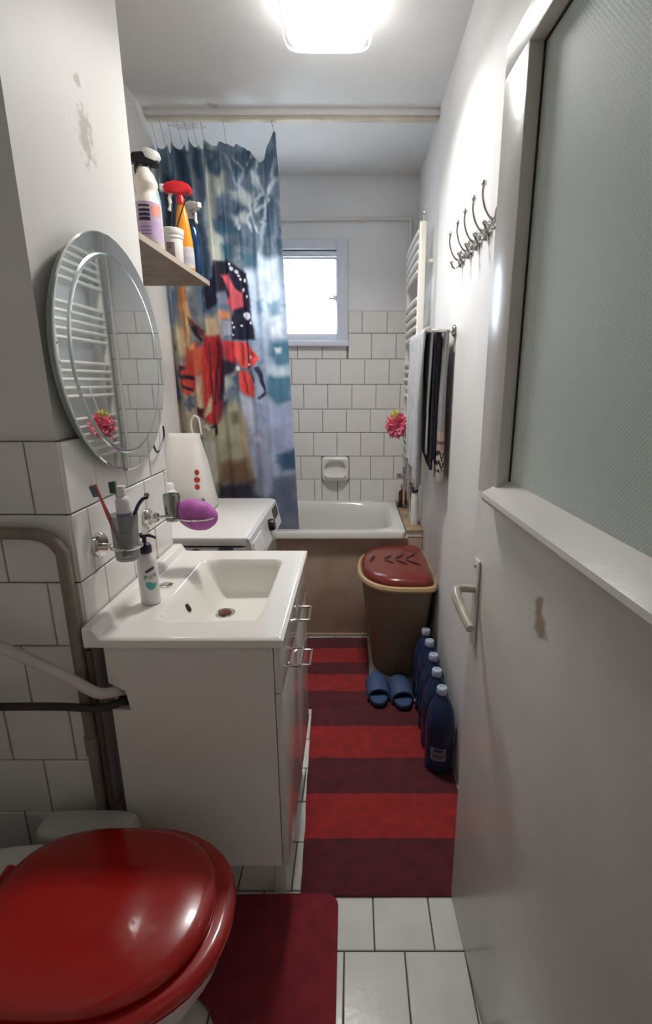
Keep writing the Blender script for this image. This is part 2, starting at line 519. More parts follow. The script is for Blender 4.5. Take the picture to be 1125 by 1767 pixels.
nt.links.new(vo2.outputs['Distance'], bp.inputs['Height']); nt.links.new(bp.outputs[0], p.inputs['Normal'])
nt.nodes.remove(vo)
dpart('pane', box(0.095, dW - 0.11, -0.032, -0.026, 1.16, 1.90), gmat, smooth=False)
m_putty = mat('dark_cracked_putty', (66, 58, 54), 0.9)
dpart('putty_line', boxes((dW - 0.118, dW - 0.115, -0.027, -0.023, 1.185, 1.895), (0.10, dW - 0.115, -0.027, -0.023, 1.892, 1.896)), m_putty, smooth=False)
hx = dW - 0.043
plate = dpart('handle_plate', box(hx - 0.016, hx + 0.016, 0, 0.006, 0.80, 1.005, 0.003), m_doorw)
lev = smooth_path([(hx, 0.004, 0.935), (hx, 0.03, 0.937), (hx - 0.006, 0.046, 0.937), (hx - 0.025, 0.052, 0.930), (hx - 0.07, 0.050, 0.915), (hx - 0.118, 0.046, 0.902)], 5)
n = len(lev)
dpart('lever', tube(lev, [0.0085 if i < 8 else 0.0085 + 0.0025 * math.sin(i / n * PI) for i in range(n)], 12), mat('worn_cream_handle', (196, 190, 172), 0.3, vary=0.15, vscale=40), plate)
dpart('key', box(hx - 0.003, hx + 0.003, 0.006, 0.012, 0.835, 0.85, 0.001), m_dark, plate)
dpart('screw', xf(disc_x(0, 0, 0, 0.005, 0.003, 10), (hx, 0.006, 0.99), rz=PI / 2), m_chrome, plate)
for z in (0.25, 1.7):
    dpart('hinge', tube([(0.0, 0.006, z), (0.0, 0.006, z + 0.10)], 0.007, 10), m_doorw)

# ================================================================== bathtub and its surround
YT = 2.50
tub = thing('bathtub', 'white enamel bathtub behind the butterfly curtain', 'bathtub', (-0.31, 2.85, 0))
TX0, TX1, TY0, TY1, TZ = -0.895, 0.28, 2.475, 3.192, 0.622
def tring(g, z, n=5, gx=0.0):
    return sup((TX0 + TX1) / 2, (TY0 + TY1) / 2, (TX1 - TX0) / 2 - g - gx, (TY1 - TY0) / 2 - g, z, n, 64)
obj('shell', loft([tring(0.0, TZ - 0.035, 30), tring(0.0, TZ - 0.006, 30), tring(0.004, TZ, 24), tring(0.05, TZ + 0.001, 7), tring(0.058, TZ - 0.006, 6), tring(0.075, TZ - 0.08, 5),
                   tring(0.09, TZ - 0.25, 4.5), tring(0.11, TZ - 0.36, 4), tring(0.16, TZ - 0.39, 3.5)], False, True), mat('bath_enamel', (228, 226, 220), 0.12, coat=0.3), tub, angle=50)
sur = thing('tub_surround', 'brown marbled panel closing the bathtub front, with a tiled ledge at its right end', 'tub panel', (-0.26, 2.5, 0))
m_brown = mat('brown_marbled_panel', (204, 180, 160), 0.35, vary=0.5, vscale=5, col2=(172, 146, 128), bump=0.02)
obj('apron', box(XL + 0.002, XR - 0.002, 2.515, 2.545, 0.0, 0.585, 0.002), m_brown, sur)
obj('apron_trim', box(XL + 0.002, 0.29, 2.50, 2.545, 0.575, 0.587, 0.003), m_plast, sur)
m_ledge = mat('beige_ledge_tile', (178, 158, 130), 0.4, vary=0.35, vscale=12, col2=(150, 122, 94))
obj('ledge_block', box(0.283, XR - 0.002, 2.512, 3.19, 0.585, 0.612), m_tile, sur)
obj('ledge_tile', box(0.283, XR - 0.002, 2.505, 2.85, 0.612, 0.624, 0.003), m_ledge, sur)
obj('ledge_tile', box(0.283, XR - 0.002, 2.853, 3.19, 0.612, 0.624, 0.003), m_ledge, sur)
obj('skirting_strip', box(XL + 0.002, 0.09, 2.498, 2.515, 0.0, 0.018, 0.004), mat('beige_skirting', (170, 150, 130), 0.4), sur)

# ---- recessed ceramic soap dish
sd = thing('soap_dish', 'white ceramic soap dish set into the far wall tiles above the bathtub', 'soap dish', (-0.115, YF, 0.755))
cx, cz = -0.115, 0.836
def sring(a, b, y, n=4, dz=0):
    return [(cx + q[0], y, cz + dz + q[1]) for q in [(p[0], p[1]) for p in sup(0, 0, a, b, 0, n, 40)]]
obj('dish', loft([sring(0.088, 0.080, YF, 8), sring(0.088, 0.080, YF - 0.012, 8), sring(0.086, 0.078, YF - 0.038, 8), sring(0.080, 0.072, YF - 0.045, 6), sring(0.072, 0.054, YF - 0.046, 2.4, 0.006), sring(0.066, 0.048, YF - 0.038, 2.3, 0.006), sring(0.062, 0.044, YF - 0.012, 2.2, 0.004), sring(0.04, 0.026, YF - 0.006, 2.2, 0.004)]), m_white, sd, angle=60)
lip = []
for k, (r, y, z) in enumerate([(1.0, -0.012, 0.0), (1.0, -0.055, -0.002), (0.95, -0.062, -0.008), (0.9, -0.05, -0.022), (0.7, -0.012, -0.038)]):
    lip.append([(cx + 0.07 * r * math.cos(PI * i / 16) * (1 if k < 3 else 0.95), YF - 0.040 + (y + 0.012) * (math.sin(PI * i / 16) ** 0.5), cz - 0.036 + z) for i in range(17)])
bm = new()
V = [[bm.verts.new(q) for q in r] for r in lip]
for a, b in zip(V[:-1], V[1:]):
    for i in range(16):
        bm.faces.new((a[i], a[i + 1], b[i + 1], b[i]))
bm.faces.new(V[0])
obj('lip', bm, m_white, sd, angle=60)

# ================================================================== shower curtain
CURTAIN_SHAPES = [
 ((205, 200, 180), 0.0231, [(-0.677, 2.341), (-0.649, 2.295), (-0.643, 2.01), (-0.627, 1.924), (-0.682, 1.924), (-0.69, 2.107)]),
 ((215, 215, 195), 0.0231, [(-0.665, 2.071), (-0.618, 2.059), (-0.599, 1.936), (-0.676, 1.931)]),
 ((190, 190, 170), 0.0202, [(-0.638, 2.295), (-0.588, 2.307), (-0.585, 2.226), (-0.628, 2.214)]),
 ((200, 205, 195), 0.0173, [(-0.574, 2.237), (-0.521, 2.244), (-0.461, 2.214), (-0.455, 2.179), (-0.516, 2.183), (-0.56, 2.212)]),
 ((185, 190, 185), 0.0173, [(-0.564, 2.136), (-0.505, 2.15), (-0.494, 2.107), (-0.556, 2.098)]),
 ((50, 80, 100), 0.0173, [(-0.652, 2.112), (-0.582, 2.112), (-0.536, 2.071), (-0.586, 2.054), (-0.644, 2.064)]),
 ((45, 85, 100), 0.0173, [(-0.621, 2.01), (-0.578, 2.01), (-0.578, 1.924), (-0.622, 1.924)]),
 ((60, 95, 115), 0.0202, [(-0.536, 1.986), (-0.461, 1.961), (-0.402, 1.936), (-0.463, 1.924), (-0.533, 1.949)]),
 ((225, 240, 250), 0.0288, [(-0.447, 1.961), (-0.358, 1.949), (-0.347, 1.653), (-0.448, 1.653), (-0.469, 1.81)]),
 ((205, 220, 240), 0.0288, [(-0.524, 1.911), (-0.45, 1.906), (-0.437, 1.6), (-0.501, 1.613)]),
 ((60, 105, 130), 0.0202, [(-0.407, 1.573), (-0.315, 1.587), (-0.313, 1.478), (-0.371, 1.459), (-0.421, 1.513)]),
 ((65, 105, 130), 0.0202, [(-0.425, 1.409), (-0.315, 1.422), (-0.313, 1.296), (-0.385, 1.267), (-0.435, 1.324)]),
 ((200, 215, 225), 0.0202, [(-0.452, 1.464), (-0.357, 1.459), (-0.315, 1.422), (-0.402, 1.409)]),
 ((160, 170, 205), 0.0259, [(-0.452, 1.267), (-0.312, 1.253), (-0.304, 1.032), (-0.419, 1.001)]),
 ((50, 80, 110), 0.0202, [(-0.394, 1.016), (-0.3, 1.047), (-0.297, 0.94), (-0.377, 0.925)]),
 ((95, 105, 130), 0.0259, [(-0.424, 0.894), (-0.295, 0.91), (-0.296, 0.656), (-0.401, 0.689)]),
 ((150, 155, 185), 0.0288, [(-0.559, 1.296), (-0.467, 1.267), (-0.427, 0.816), (-0.504, 0.8), (-0.538, 1.032)]),
 ((190, 195, 210), 0.0202, [(-0.569, 1.324), (-0.518, 1.296), (-0.508, 1.151), (-0.55, 1.091)]),
 ((205, 205, 225), 0.0115, [(-0.534, 1.106), (-0.489, 1.115), (-0.475, 1.086), (-0.518, 1.077)]),
 ((165, 160, 130), 0.0259, [(-0.768, 1.091), (-0.7, 1.209), (-0.597, 1.296), (-0.558, 1.209), (-0.544, 0.816), (-0.759, 0.816)]),
 ((190, 185, 170), 0.0231, [(-0.768, 1.091), (-0.721, 1.077), (-0.728, 0.816), (-0.759, 0.816)]),
 ((185, 150, 110), 0.0202, [(-0.59, 1.267), (-0.57, 1.209), (-0.539, 0.91), (-0.562, 0.925), (-0.589, 1.091)]),
 ((110, 80, 60), 0.0259, [(-0.693, 0.971), (-0.555, 1.001), (-0.529, 0.863), (-0.706, 0.863)]),
 ((40, 38, 50), 0.0259, [(-0.719, 0.854), (-0.535, 0.872), (-0.521, 0.778), (-0.731, 0.778)]),
 ((100, 100, 80), 0.0173, [(-0.627, 1.238), (-0.592, 1.244), (-0.589, 1.18), (-0.619, 1.174)]),
 ((200, 165, 130), 0.0231, [(-0.741, 1.693), (-0.642, 1.706), (-0.641, 1.6), (-0.743, 1.595)]),
 ((60, 80, 110), 0.0231, [(-0.879, 1.81), (-0.84, 1.81), (-0.844, 1.706), (-0.877, 1.653), (-0.884, 1.693)]),
 ((190, 165, 130), 0.0202, [(-0.877, 1.653), (-0.817, 1.627), (-0.784, 1.519), (-0.876, 1.505)]),
 ((205, 120, 60), 0.0144, [(-0.841, 1.83), (-0.8, 1.83), (-0.782, 1.648), (-0.828, 1.573), (-0.838, 1.706)]),
 ((225, 190, 140), 0.0115, [(-0.817, 1.758), (-0.795, 1.758), (-0.787, 1.653), (-0.816, 1.573), (-0.823, 1.653)]),
 ((90, 40, 40), 0.0086, [(-0.797, 1.693), (-0.741, 1.627), (-0.743, 1.6), (-0.793, 1.648)]),
 ((190, 70, 50), 0.0144, [(-0.83, 1.546), (-0.776, 1.573), (-0.757, 1.492), (-0.79, 1.409), (-0.836, 1.409)]),
 ((200, 60, 50), 0.0115, [(-0.882, 1.45), (-0.79, 1.478), (-0.789, 1.347), (-0.838, 1.318), (-0.881, 1.358)]),
 ((30, 25, 40), 0.0086, [(-0.886, 1.467), (-0.838, 1.459), (-0.839, 1.442), (-0.885, 1.442)]),
 ((30, 25, 40), 0.0086, [(-0.887, 1.425), (-0.796, 1.409), (-0.797, 1.392), (-0.883, 1.403)]),
 ((205, 90, 60), 0.0115, [(-0.773, 1.546), (-0.748, 1.573), (-0.749, 1.409), (-0.771, 1.352), (-0.782, 1.436)]),
 ((215, 180, 140), 0.0115, [(-0.778, 1.409), (-0.753, 1.436), (-0.76, 1.267), (-0.786, 1.238), (-0.796, 1.296)]),
 ((170, 35, 38), 0.0144, [(-0.743, 1.605), (-0.643, 1.605), (-0.649, 1.436), (-0.684, 1.267), (-0.71, 1.145), (-0.76, 1.192), (-0.764, 1.409)]),
 ((110, 25, 35), 0.0173, [(-0.666, 1.6), (-0.636, 1.546), (-0.647, 1.381), (-0.682, 1.209), (-0.703, 1.165), (-0.68, 1.409)]),
 ((205, 50, 45), 0.0115, [(-0.744, 1.519), (-0.718, 1.436), (-0.711, 1.296), (-0.727, 1.165), (-0.754, 1.192), (-0.76, 1.352)]),
 ((220, 190, 140), 0.0086, [(-0.721, 1.324), (-0.71, 1.313), (-0.734, 1.232), (-0.765, 1.203), (-0.756, 1.25)]),
 ((50, 15, 25), 0.0086, [(-0.796, 1.258), (-0.762, 1.25), (-0.765, 1.203), (-0.791, 1.221)]),
 ((40, 20, 30), 0.0058, [(-0.764, 1.145), (-0.702, 1.18), (-0.7, 1.121), (-0.719, 1.109), (-0.734, 1.151)]),
 ((28, 26, 40), 0.0115, [(-0.726, 1.815), (-0.679, 1.886), (-0.676, 1.936), (-0.604, 1.936), (-0.591, 1.81), (-0.661, 1.753), (-0.725, 1.722)]),
 ((26, 24, 38), 0.0086, [(-0.676, 1.936), (-0.599, 1.939), (-0.509, 1.886), (-0.496, 1.706), (-0.488, 1.587), (-0.591, 1.584), (-0.595, 1.653), (-0.58, 1.706), (-0.611, 1.758), (-0.633, 1.835)]),
 ((120, 125, 145), 0.0115, [(-0.659, 1.789), (-0.618, 1.81), (-0.605, 1.758), (-0.64, 1.743)]),
 ((225, 80, 90), 0.0086, [(-0.625, 1.876), (-0.592, 1.881), (-0.567, 1.825), (-0.541, 1.805), (-0.539, 1.745), (-0.591, 1.711), (-0.611, 1.758), (-0.597, 1.797)]),
 ((205, 120, 80), 0.0115, [(-0.647, 1.717), (-0.597, 1.717), (-0.593, 1.685), (-0.638, 1.68)]),
 ((150, 150, 165), 0.0115, [(-0.636, 1.674), (-0.593, 1.68), (-0.592, 1.611), (-0.632, 1.605)]),
 ((190, 40, 45), 0.0115, [(-0.642, 1.579), (-0.583, 1.579), (-0.583, 1.475), (-0.635, 1.47)]),
 ((35, 25, 40), 0.0144, [(-0.657, 1.492), (-0.589, 1.475), (-0.598, 1.431), (-0.639, 1.409), (-0.665, 1.296), (-0.682, 1.296)]),
 ((232, 72, 66), 0.0086, [(-0.589, 1.573), (-0.532, 1.579), (-0.494, 1.533), (-0.464, 1.503), (-0.486, 1.47), (-0.53, 1.453), (-0.573, 1.459), (-0.587, 1.513)]),
 ((228, 68, 64), 0.0086, [(-0.58, 1.436), (-0.545, 1.447), (-0.512, 1.409), (-0.498, 1.347), (-0.5, 1.301), (-0.541, 1.313), (-0.573, 1.358)]),
 ((40, 30, 50), 0.0058, [(-0.531, 1.584), (-0.523, 1.584), (-0.521, 1.453), (-0.53, 1.453)]),
 ((35, 38, 55), 0.0058, [(-0.498, 1.453), (-0.475, 1.464), (-0.454, 1.422), (-0.439, 1.358), (-0.441, 1.324), (-0.462, 1.375)]),
 ((35, 38, 55), 0.0058, [(-0.446, 1.335), (-0.438, 1.324), (-0.471, 1.296), (-0.477, 1.304)]),
 ((60, 50, 70), 0.0058, [(-0.533, 1.453), (-0.495, 1.403), (-0.494, 1.375), (-0.502, 1.375), (-0.512, 1.409)]),
 ((70, 20, 30), 0.0058, [(-0.714, 1.573), (-0.705, 1.573), (-0.711, 1.296), (-0.72, 1.296)]),
 ((60, 18, 28), 0.0058, [(-0.679, 1.587), (-0.67, 1.587), (-0.696, 1.267), (-0.705, 1.267)]),
 ((150, 30, 36), 0.0058, [(-0.555, 1.568), (-0.549, 1.568), (-0.549, 1.464), (-0.555, 1.464)]),
 ((160, 36, 40), 0.0058, [(-0.505, 1.535), (-0.484, 1.513), (-0.49, 1.503), (-0.512, 1.524)]),
 ((150, 30, 36), 0.0058, [(-0.557, 1.436), (-0.551, 1.436), (-0.529, 1.318), (-0.537, 1.318)]),
 ((230, 220, 205), 0.0058, [(-0.771, 1.165), (-0.756, 1.174), (-0.746, 1.145), (-0.753, 1.133)]),
 ((230, 220, 205), 0.0058, [(-0.734, 1.145), (-0.722, 1.151), (-0.725, 1.115), (-0.733, 1.115)]),
 ((28, 24, 36), 0.0058, [(-0.879, 1.381), (-0.812, 1.352), (-0.808, 1.335), (-0.875, 1.364)]),
 ((28, 24, 36), 0.0058, [(-0.775, 1.653), (-0.747, 1.589), (-0.756, 1.579), (-0.785, 1.637)]),
 ((240, 150, 80), 0.0086, [(-0.818, 1.557), (-0.783, 1.568), (-0.779, 1.546), (-0.814, 1.53)]),
 ((235, 232, 240), 0.0115, [(-0.396, 1.546), (-0.362, 1.552), (-0.355, 1.513), (-0.387, 1.503)]),
 ((120, 150, 170), 0.0173, [(-0.41, 1.758), (-0.359, 1.769), (-0.35, 1.706), (-0.402, 1.693)]),
 ((110, 140, 165), 0.0173, [(-0.471, 1.758), (-0.437, 1.771), (-0.431, 1.719), (-0.465, 1.706)]),
 ((235, 240, 248), 0.0173, [(-0.415, 1.653), (-0.352, 1.664), (-0.349, 1.6), (-0.406, 1.595)]),
 ((70, 110, 130), 0.0144, [(-0.398, 1.519), (-0.328, 1.535), (-0.324, 1.492), (-0.382, 1.475)]),
 ((40, 50, 62), 0.0144, [(-0.859, 2.295), (-0.822, 2.295), (-0.829, 2.107), (-0.864, 2.083)]),
 ((38, 52, 66), 0.0173, [(-0.802, 2.404), (-0.755, 2.409), (-0.739, 2.226), (-0.778, 2.202)]),
 ((120, 130, 140), 0.0144, [(-0.757, 2.382), (-0.736, 2.382), (-0.707, 2.155), (-0.729, 2.15)]),
 ((44, 60, 78), 0.0144, [(-0.723, 2.409), (-0.692, 2.409), (-0.68, 2.226), (-0.7, 2.179)]),
 ((52, 72, 90), 0.0173, [(-0.557, 2.382), (-0.512, 2.391), (-0.495, 2.318), (-0.543, 2.304)]),
 ((52, 70, 90), 0.0173, [(-0.401, 2.382), (-0.355, 2.409), (-0.355, 2.295), (-0.388, 2.249)]),
 ((56, 74, 94), 0.0173, [(-0.428, 2.191), (-0.357, 2.226), (-0.359, 2.059), (-0.414, 2.035)]),
 ((180, 186, 190), 0.0144, [(-0.469, 2.318), (-0.428, 2.295), (-0.436, 2.237), (-0.467, 2.261)]),
]
CURTAIN_STREAKS = [
 [(-0.583, 2.375), (-0.549, 2.295), (-0.531, 2.254)],
 [(-0.557, 2.382), (-0.495, 2.318), (-0.525, 2.254)],
 [(-0.426, 2.398), (-0.444, 2.295), (-0.416, 2.226), (-0.455, 2.191)],
 [(-0.362, 2.364), (-0.371, 2.272), (-0.406, 2.202), (-0.421, 2.107)],
 [(-0.405, 2.453), (-0.44, 2.382), (-0.481, 2.346)],
 [(-0.45, 2.179), (-0.492, 2.131), (-0.477, 2.071)],
 [(-0.39, 2.202), (-0.451, 2.15)],
 [(-0.549, 2.295), (-0.489, 2.191), (-0.442, 2.059)],
 [(-0.355, 2.295), (-0.389, 2.226)],
 [(-0.411, 2.107), (-0.431, 2.01), (-0.446, 1.936)],
]
CURTAIN_DOTS = [
 (-0.579, 1.906, 0.0086), (-0.56, 1.896, 0.0086), (-0.546, 1.866, 0.0058), (-0.521, 1.856, 0.0086), (-0.532, 1.817, 0.0086), (-0.553, 1.881, 0.0058), (-0.517, 1.696, 0.0173), (-0.53, 1.703, 0.0115), (-0.501, 1.664, 0.0058), (-0.589, 1.664, 0.0058), (-0.582, 1.643, 0.0058), (-0.589, 1.608, 0.0058), (-0.55, 1.653, 0.0058), (-0.535, 2.09, 0.0115), (-0.513, 1.505, 0.0058), (-0.576, 1.45, 0.0115), (-0.523, 1.47, 0.0058), (-0.514, 1.784, 0.0058), (-0.586, 1.924, 0.0058)
]

def point_in(px, pz, poly):
    inside = np.zeros(px.shape, bool)
    d = np.full(px.shape, 9.0)
    n = len(poly)
    for i in range(n):
        x0, z0 = poly[i]; x1, z1 = poly[(i + 1) % n]
        c = ((z0 > pz) != (z1 > pz))
        with np.errstate(divide='ignore', invalid='ignore'):
            xi = (x1 - x0) * (pz - z0) / (z1 - z0 + 1e-12) + x0
        inside ^= (c & (px < xi))
        ex, ez = x1 - x0, z1 - z0
        t = np.clip(((px - x0) * ex + (pz - z0) * ez) / (ex * ex + ez * ez + 1e-12), 0, 1)
        d = np.minimum(d, np.hypot(px - x0 - t * ex, pz - z0 - t * ez))
    return np.where(inside, d, -d)

def seg_dist(px, pz, pts):
    d = np.full(px.shape, 9.0)
    for (x0, z0), (x1, z1) in zip(pts[:-1], pts[1:]):
        ex, ez = x1 - x0, z1 - z0
        t = np.clip(((px - x0) * ex + (pz - z0) * ez) / (ex * ex + ez * ez + 1e-12), 0, 1)
        d = np.minimum(d, np.hypot(px - x0 - t * ex, pz - z0 - t * ez))
    return d

NXc, NZc = 230, 420
su = np.linspace(0, 1, NXc); sv = np.linspace(0, 1, NZc)
U, V_ = np.meshgrid(su, sv)
# top hem sags between its hooks; positions along the width 0..1
hook_u = [0.01, 0.075, 0.14, 0.2, 0.27, 0.325, 0.385, 0.45, 0.62, 0.99]
hook_z = [2.43, 2.425, 2.43, 2.42, 2.435, 2.45, 2.435, 2.428, 2.428, 2.475]
sag = [0.03, 0.035, 0.04, 0.03, 0.04, 0.03, 0.025, 0.012, 0.0]
end_u = [0.62, 0.70, 0.76, 0.81, 0.845, 0.87, 0.90, 0.95, 0.99, 1.0]
end_z = [2.428, 2.422, 2.405, 2.380, 2.358, 2.350, 2.372, 2.43, 2.475, 2.474]
def top_z(u):
    z = np.interp(u, hook_u, hook_z)
    for (a, b, s) in zip(hook_u[:-1], hook_u[1:], sag):
        k = np.clip((u - a) / (b - a), 0, 1)
        z = z - s * np.sin(PI * k) * ((u >= a) & (u <= b))
    return np.where(u > 0.62, np.interp(u, end_u, end_z), z)
ZT = top_z(U)
X0c = -0.925 + 0.04 * V_                      # V_ = 0 at the top
X1c = -0.350 + 0.056 * V_
X = X0c + (X1c - X0c) * U
Z = ZT + (0.60 - ZT) * V_
amp = 0.012 + 0.022 * np.clip(1 - U * 1.3, 0, 1)
Y = 2.572 + amp * np.sin(2 * PI * (U * 8.2 + 0.05 * np.sin(V_ * 5))) * (0.55 + 0.45 * np.cos(V_ * 2.2)) \
    + 0.014 * np.sin(2 * PI * (U * 3.1 + 0.2 + 0.1 * V_)) + 0.006 * np.sin(2 * PI * (U * 17 + 0.3 * np.sin(V_ * 4))) * np.clip(1 - V_ * 2, 0, 1)
Y += 0.012 * np.sin(V_ * 26 + U * 30) * np.clip(1 - V_ * 4, 0, 1) * U
# printed cloth: slate-blue watercolour at the top, pale blue to the right, two orange and black butterflies
def fbm(sx, sz, seed, octv=5):
    out = np.zeros(X.shape)
    f = 1.0; a = 1.0; tot = 0
    for o in range(octv):
        tot += a
        w = np.array([[noise.noise((x * sx * f + seed, z * sz * f, seed * 1.7 + o)) for x in np.linspace(-0.93, -0.29, 110)] for z in np.linspace(0.55, 2.5, 240)])
        xi = (X + 0.93) / 0.64 * 109; zi = (Z - 0.55) / 1.95 * 239
        xi = np.clip(xi, 0, 108.999); zi = np.clip(zi, 0, 238.999)
        i0 = xi.astype(int); j0 = zi.astype(int); fx = xi - i0; fz = zi - j0
        out += a * ((w[j0, i0] * (1 - fx) + w[j0, i0 + 1] * fx) * (1 - fz) + (w[j0 + 1, i0] * (1 - fx) + w[j0 + 1, i0 + 1] * fx) * fz)
        f *= 2; a *= 0.62
    return out / tot
n1, n2, n3 = fbm(5, 4, 3.1), fbm(9, 7, 8.3), fbm(16, 12, 5.7)
def mixc(c, col, w):
    return c * (1 - w[..., None]) + np.array(col, float) * w[..., None]
def sstep(a, b, x):
    t = np.clip((x - a) / (b - a), 0, 1); return t * t * (3 - 2 * t)
col = np.empty(X.shape + (3,)); col[:] = (96, 112, 128)
col = mixc(col, (46, 64, 80), sstep(-0.08, 0.22, n2))
col = mixc(col, (186, 188, 176), sstep(0.05, 0.28, n1) * 0.9)
wr = sstep(-0.60, -0.42, X) * sstep(1.98, 1.80, Z)
col = mixc(col, (176, 190, 215), wr * 0.85)
col = mixc(col, (80, 112, 136), wr * sstep(0.05, 0.28, n2))
wl = sstep(-0.52, -0.62, X) * sstep(1.35, 1.15, Z)
col = mixc(col, (168, 158, 130), wl * 0.8)
wl2 = sstep(-0.72, -0.82, X) * sstep(1.85, 1.7, Z)
col = mixc(col, (176, 150, 122), wl2 * 0.7)
col = mixc(col, (58, 72, 100), wl2 * sstep(0.0, 0.22, n2) * 0.9)
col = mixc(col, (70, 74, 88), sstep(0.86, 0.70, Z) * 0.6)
wx, wz = X + 0.020 * n3, Z + 0.020 * n2
for c, s, poly in CURTAIN_SHAPES:
    d = point_in(wx, wz, poly)
    soft = s * 0.9
    col = mixc(col, c, sstep(-soft, soft, d + soft * 0.3 * n3))
for pts in CURTAIN_STREAKS:
    d = seg_dist(X + 0.020 * n3, Z + 0.020 * n2, pts)
    col = mixc(col, (208, 216, 222), np.clip(1.3 - d / 0.008, 0, 1) * np.clip(0.65 + 1.0 * n1, 0.35, 0.9))
for x, z, r in CURTAIN_DOTS:
    d = np.hypot((X - x), (Z - z) * 0.9)
    col = mixc(col, (236, 236, 240), sstep(r * 1.15, r * 0.7, d))
col *= (1 + 0.30 * n3[..., None] + 0.12 * n2[..., None])
col = 255 * (np.clip(col, 0, 255) / 255) ** 0.80
# pale vertical stripe of cloth running down one fold
wst = np.exp(-((X + 0.668 + 0.02 * (Z - 2.1)) / 0.016) ** 2) * sstep(1.90, 1.96, Z) * sstep(2.40, 2.25, Z)
col = mixc(col, (222, 216, 196), wst * 0.8)
col = np.clip(col, 0, 255)
me = bpy.data.meshes.new('cloth')
verts = np.stack([X, Y, Z], -1).reshape(-1, 3)
idx = np.arange(NXc * NZc).reshape(NZc, NXc)
faces = np.stack([idx[:-1, :-1], idx[1:, :-1], idx[1:, 1:], idx[:-1, 1:]], -1).reshape(-1, 4)
curt = thing('shower_curtain', 'blue watercolour shower curtain printed with orange and black butterflies', 'shower curtain', (-0.62, 2.57, 0.6))
verts = verts - np.array(curt.location)
me.from_pydata(verts.tolist(), [], faces.tolist())
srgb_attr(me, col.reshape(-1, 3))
me.polygons.foreach_set('use_smooth', [True] * len(me.polygons))
m_cloth = bpy.data.materials.new('printed_translucent_polyester'); m_cloth.use_nodes = True
nt = m_cloth.node_tree; nt.nodes.clear()
o_ = nt.nodes.new('ShaderNodeOutputMaterial'); pr = nt.nodes.new('ShaderNodeBsdfPrincipled'); tl = nt.nodes.new('ShaderNodeBsdfTranslucent')
at = nt.nodes.new('ShaderNodeVertexColor'); at.layer_name = 'print'; mx = nt.nodes.new('ShaderNodeMixShader'); mx.inputs[0].default_value = 0.42
pr.inputs['Roughness'].default_value = 0.42
nt.links.new(at.outputs['Color'], pr.inputs['Base Color']); nt.links.new(at.outputs['Color'], tl.inputs['Color'])
nt.links.new(pr.outputs[0], mx.inputs[1]); nt.links.new(tl.outputs[0], mx.inputs[2]); nt.links.new(mx.outputs[0], o_.inputs[0])
me.materials.append(m_cloth)
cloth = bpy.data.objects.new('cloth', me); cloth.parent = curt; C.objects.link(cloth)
m_wire = mat('old_wire', (150, 140, 120), 0.5, metal=0.4)
for u, z in zip(hook_u, hook_z):
    x = -0.925 + 0.575 * u
    obj('hook', tube(smooth_path([(x, 2.515, ZC - 0.035), (x + 0.002, 2.52, ZC - 0.05), (x, 2.55, z + 0.01), (x, 2.565, z - 0.012), (x, 2.575, z - 0.006)], 4), 0.0009, 6), m_wire, curt)

# ================================================================== towel radiator on the right wall
rad = thing('towel_radiator', 'white ladder towel radiator on the right wall above the bathtub end', 'radiator', (0.30, 2.68, 0.88))
rx, ry0, ry1 = 0.318, 2.50, 3.00
m_rad = mat('white_radiator_enamel', (226, 222, 212), 0.3)
for y in (ry0, ry1):
    obj('post', box(rx - 0.015, rx + 0.017, y - 0.017, y + 0.017, 0.88, 2.09, 0.007), m_rad, rad)
zs = [2.05 - 0.042 * k for k in range(5)] + [1.765 - 0.042 * k for k in range(5)] + [1.48 - 0.042 * k for k in range(5)] + [1.195 - 0.042 * k for k in range(6)]
for z in zs:
    obj('rung', tube(smooth_path([(rx - 0.012, ry0, z), (rx - 0.016, ry0 + 0.10, z), (rx - 0.018, (ry0 + ry1) / 2, z), (rx - 0.016, ry1 - 0.10, z), (rx - 0.012, ry1, z)], 4), 0.0105, 10), m_rad, rad)
for y, z in ((ry0 + 0.03, 1.93), (ry1 - 0.03, 1.93), (ry0 + 0.03, 1.06), (ry1 - 0.03, 1.06)):
    obj('wall_bracket', tube([(rx, y, z), (XR, y, z)], 0.012, 10), m_rad, rad)
obj('air_vent', join(tube([(rx, ry0, 2.085), (rx, ry0, 2.115)], 0.009, 10), xf(lathe([(0.002, 0), (0.010, 0.004), (0.012, 0.014), (0.008, 0.024), (0.001, 0.026)], seg=14), (rx + 0.006, ry0, 2.112))), m_chrome, rad)
for y in (ry1,):
    obj('valve', join(join(tube([(rx, y, 0.88), (rx, y, 0.80)], 0.013, 12), tube([(rx, y, 0.825), (rx - 0.05, y, 0.825)], [0.016] * 2, 12)), tube([(rx, y, 0.80), (rx, y, 0.63)], 0.008, 10)), m_chrome, rad)
obj('valve', join(tube([(rx, ry0 + 0.13, 0.93), (rx, ry0 + 0.13, 0.85), (rx, ry0 + 0.16, 0.72), (rx, ry0 + 0.16, 0.63)], 0.009, 10), box(rx - 0.015, rx + 0.015, ry0 + 0.11, ry0 + 0.15, 0.85, 0.9, 0.004)), m_chrome, rad)

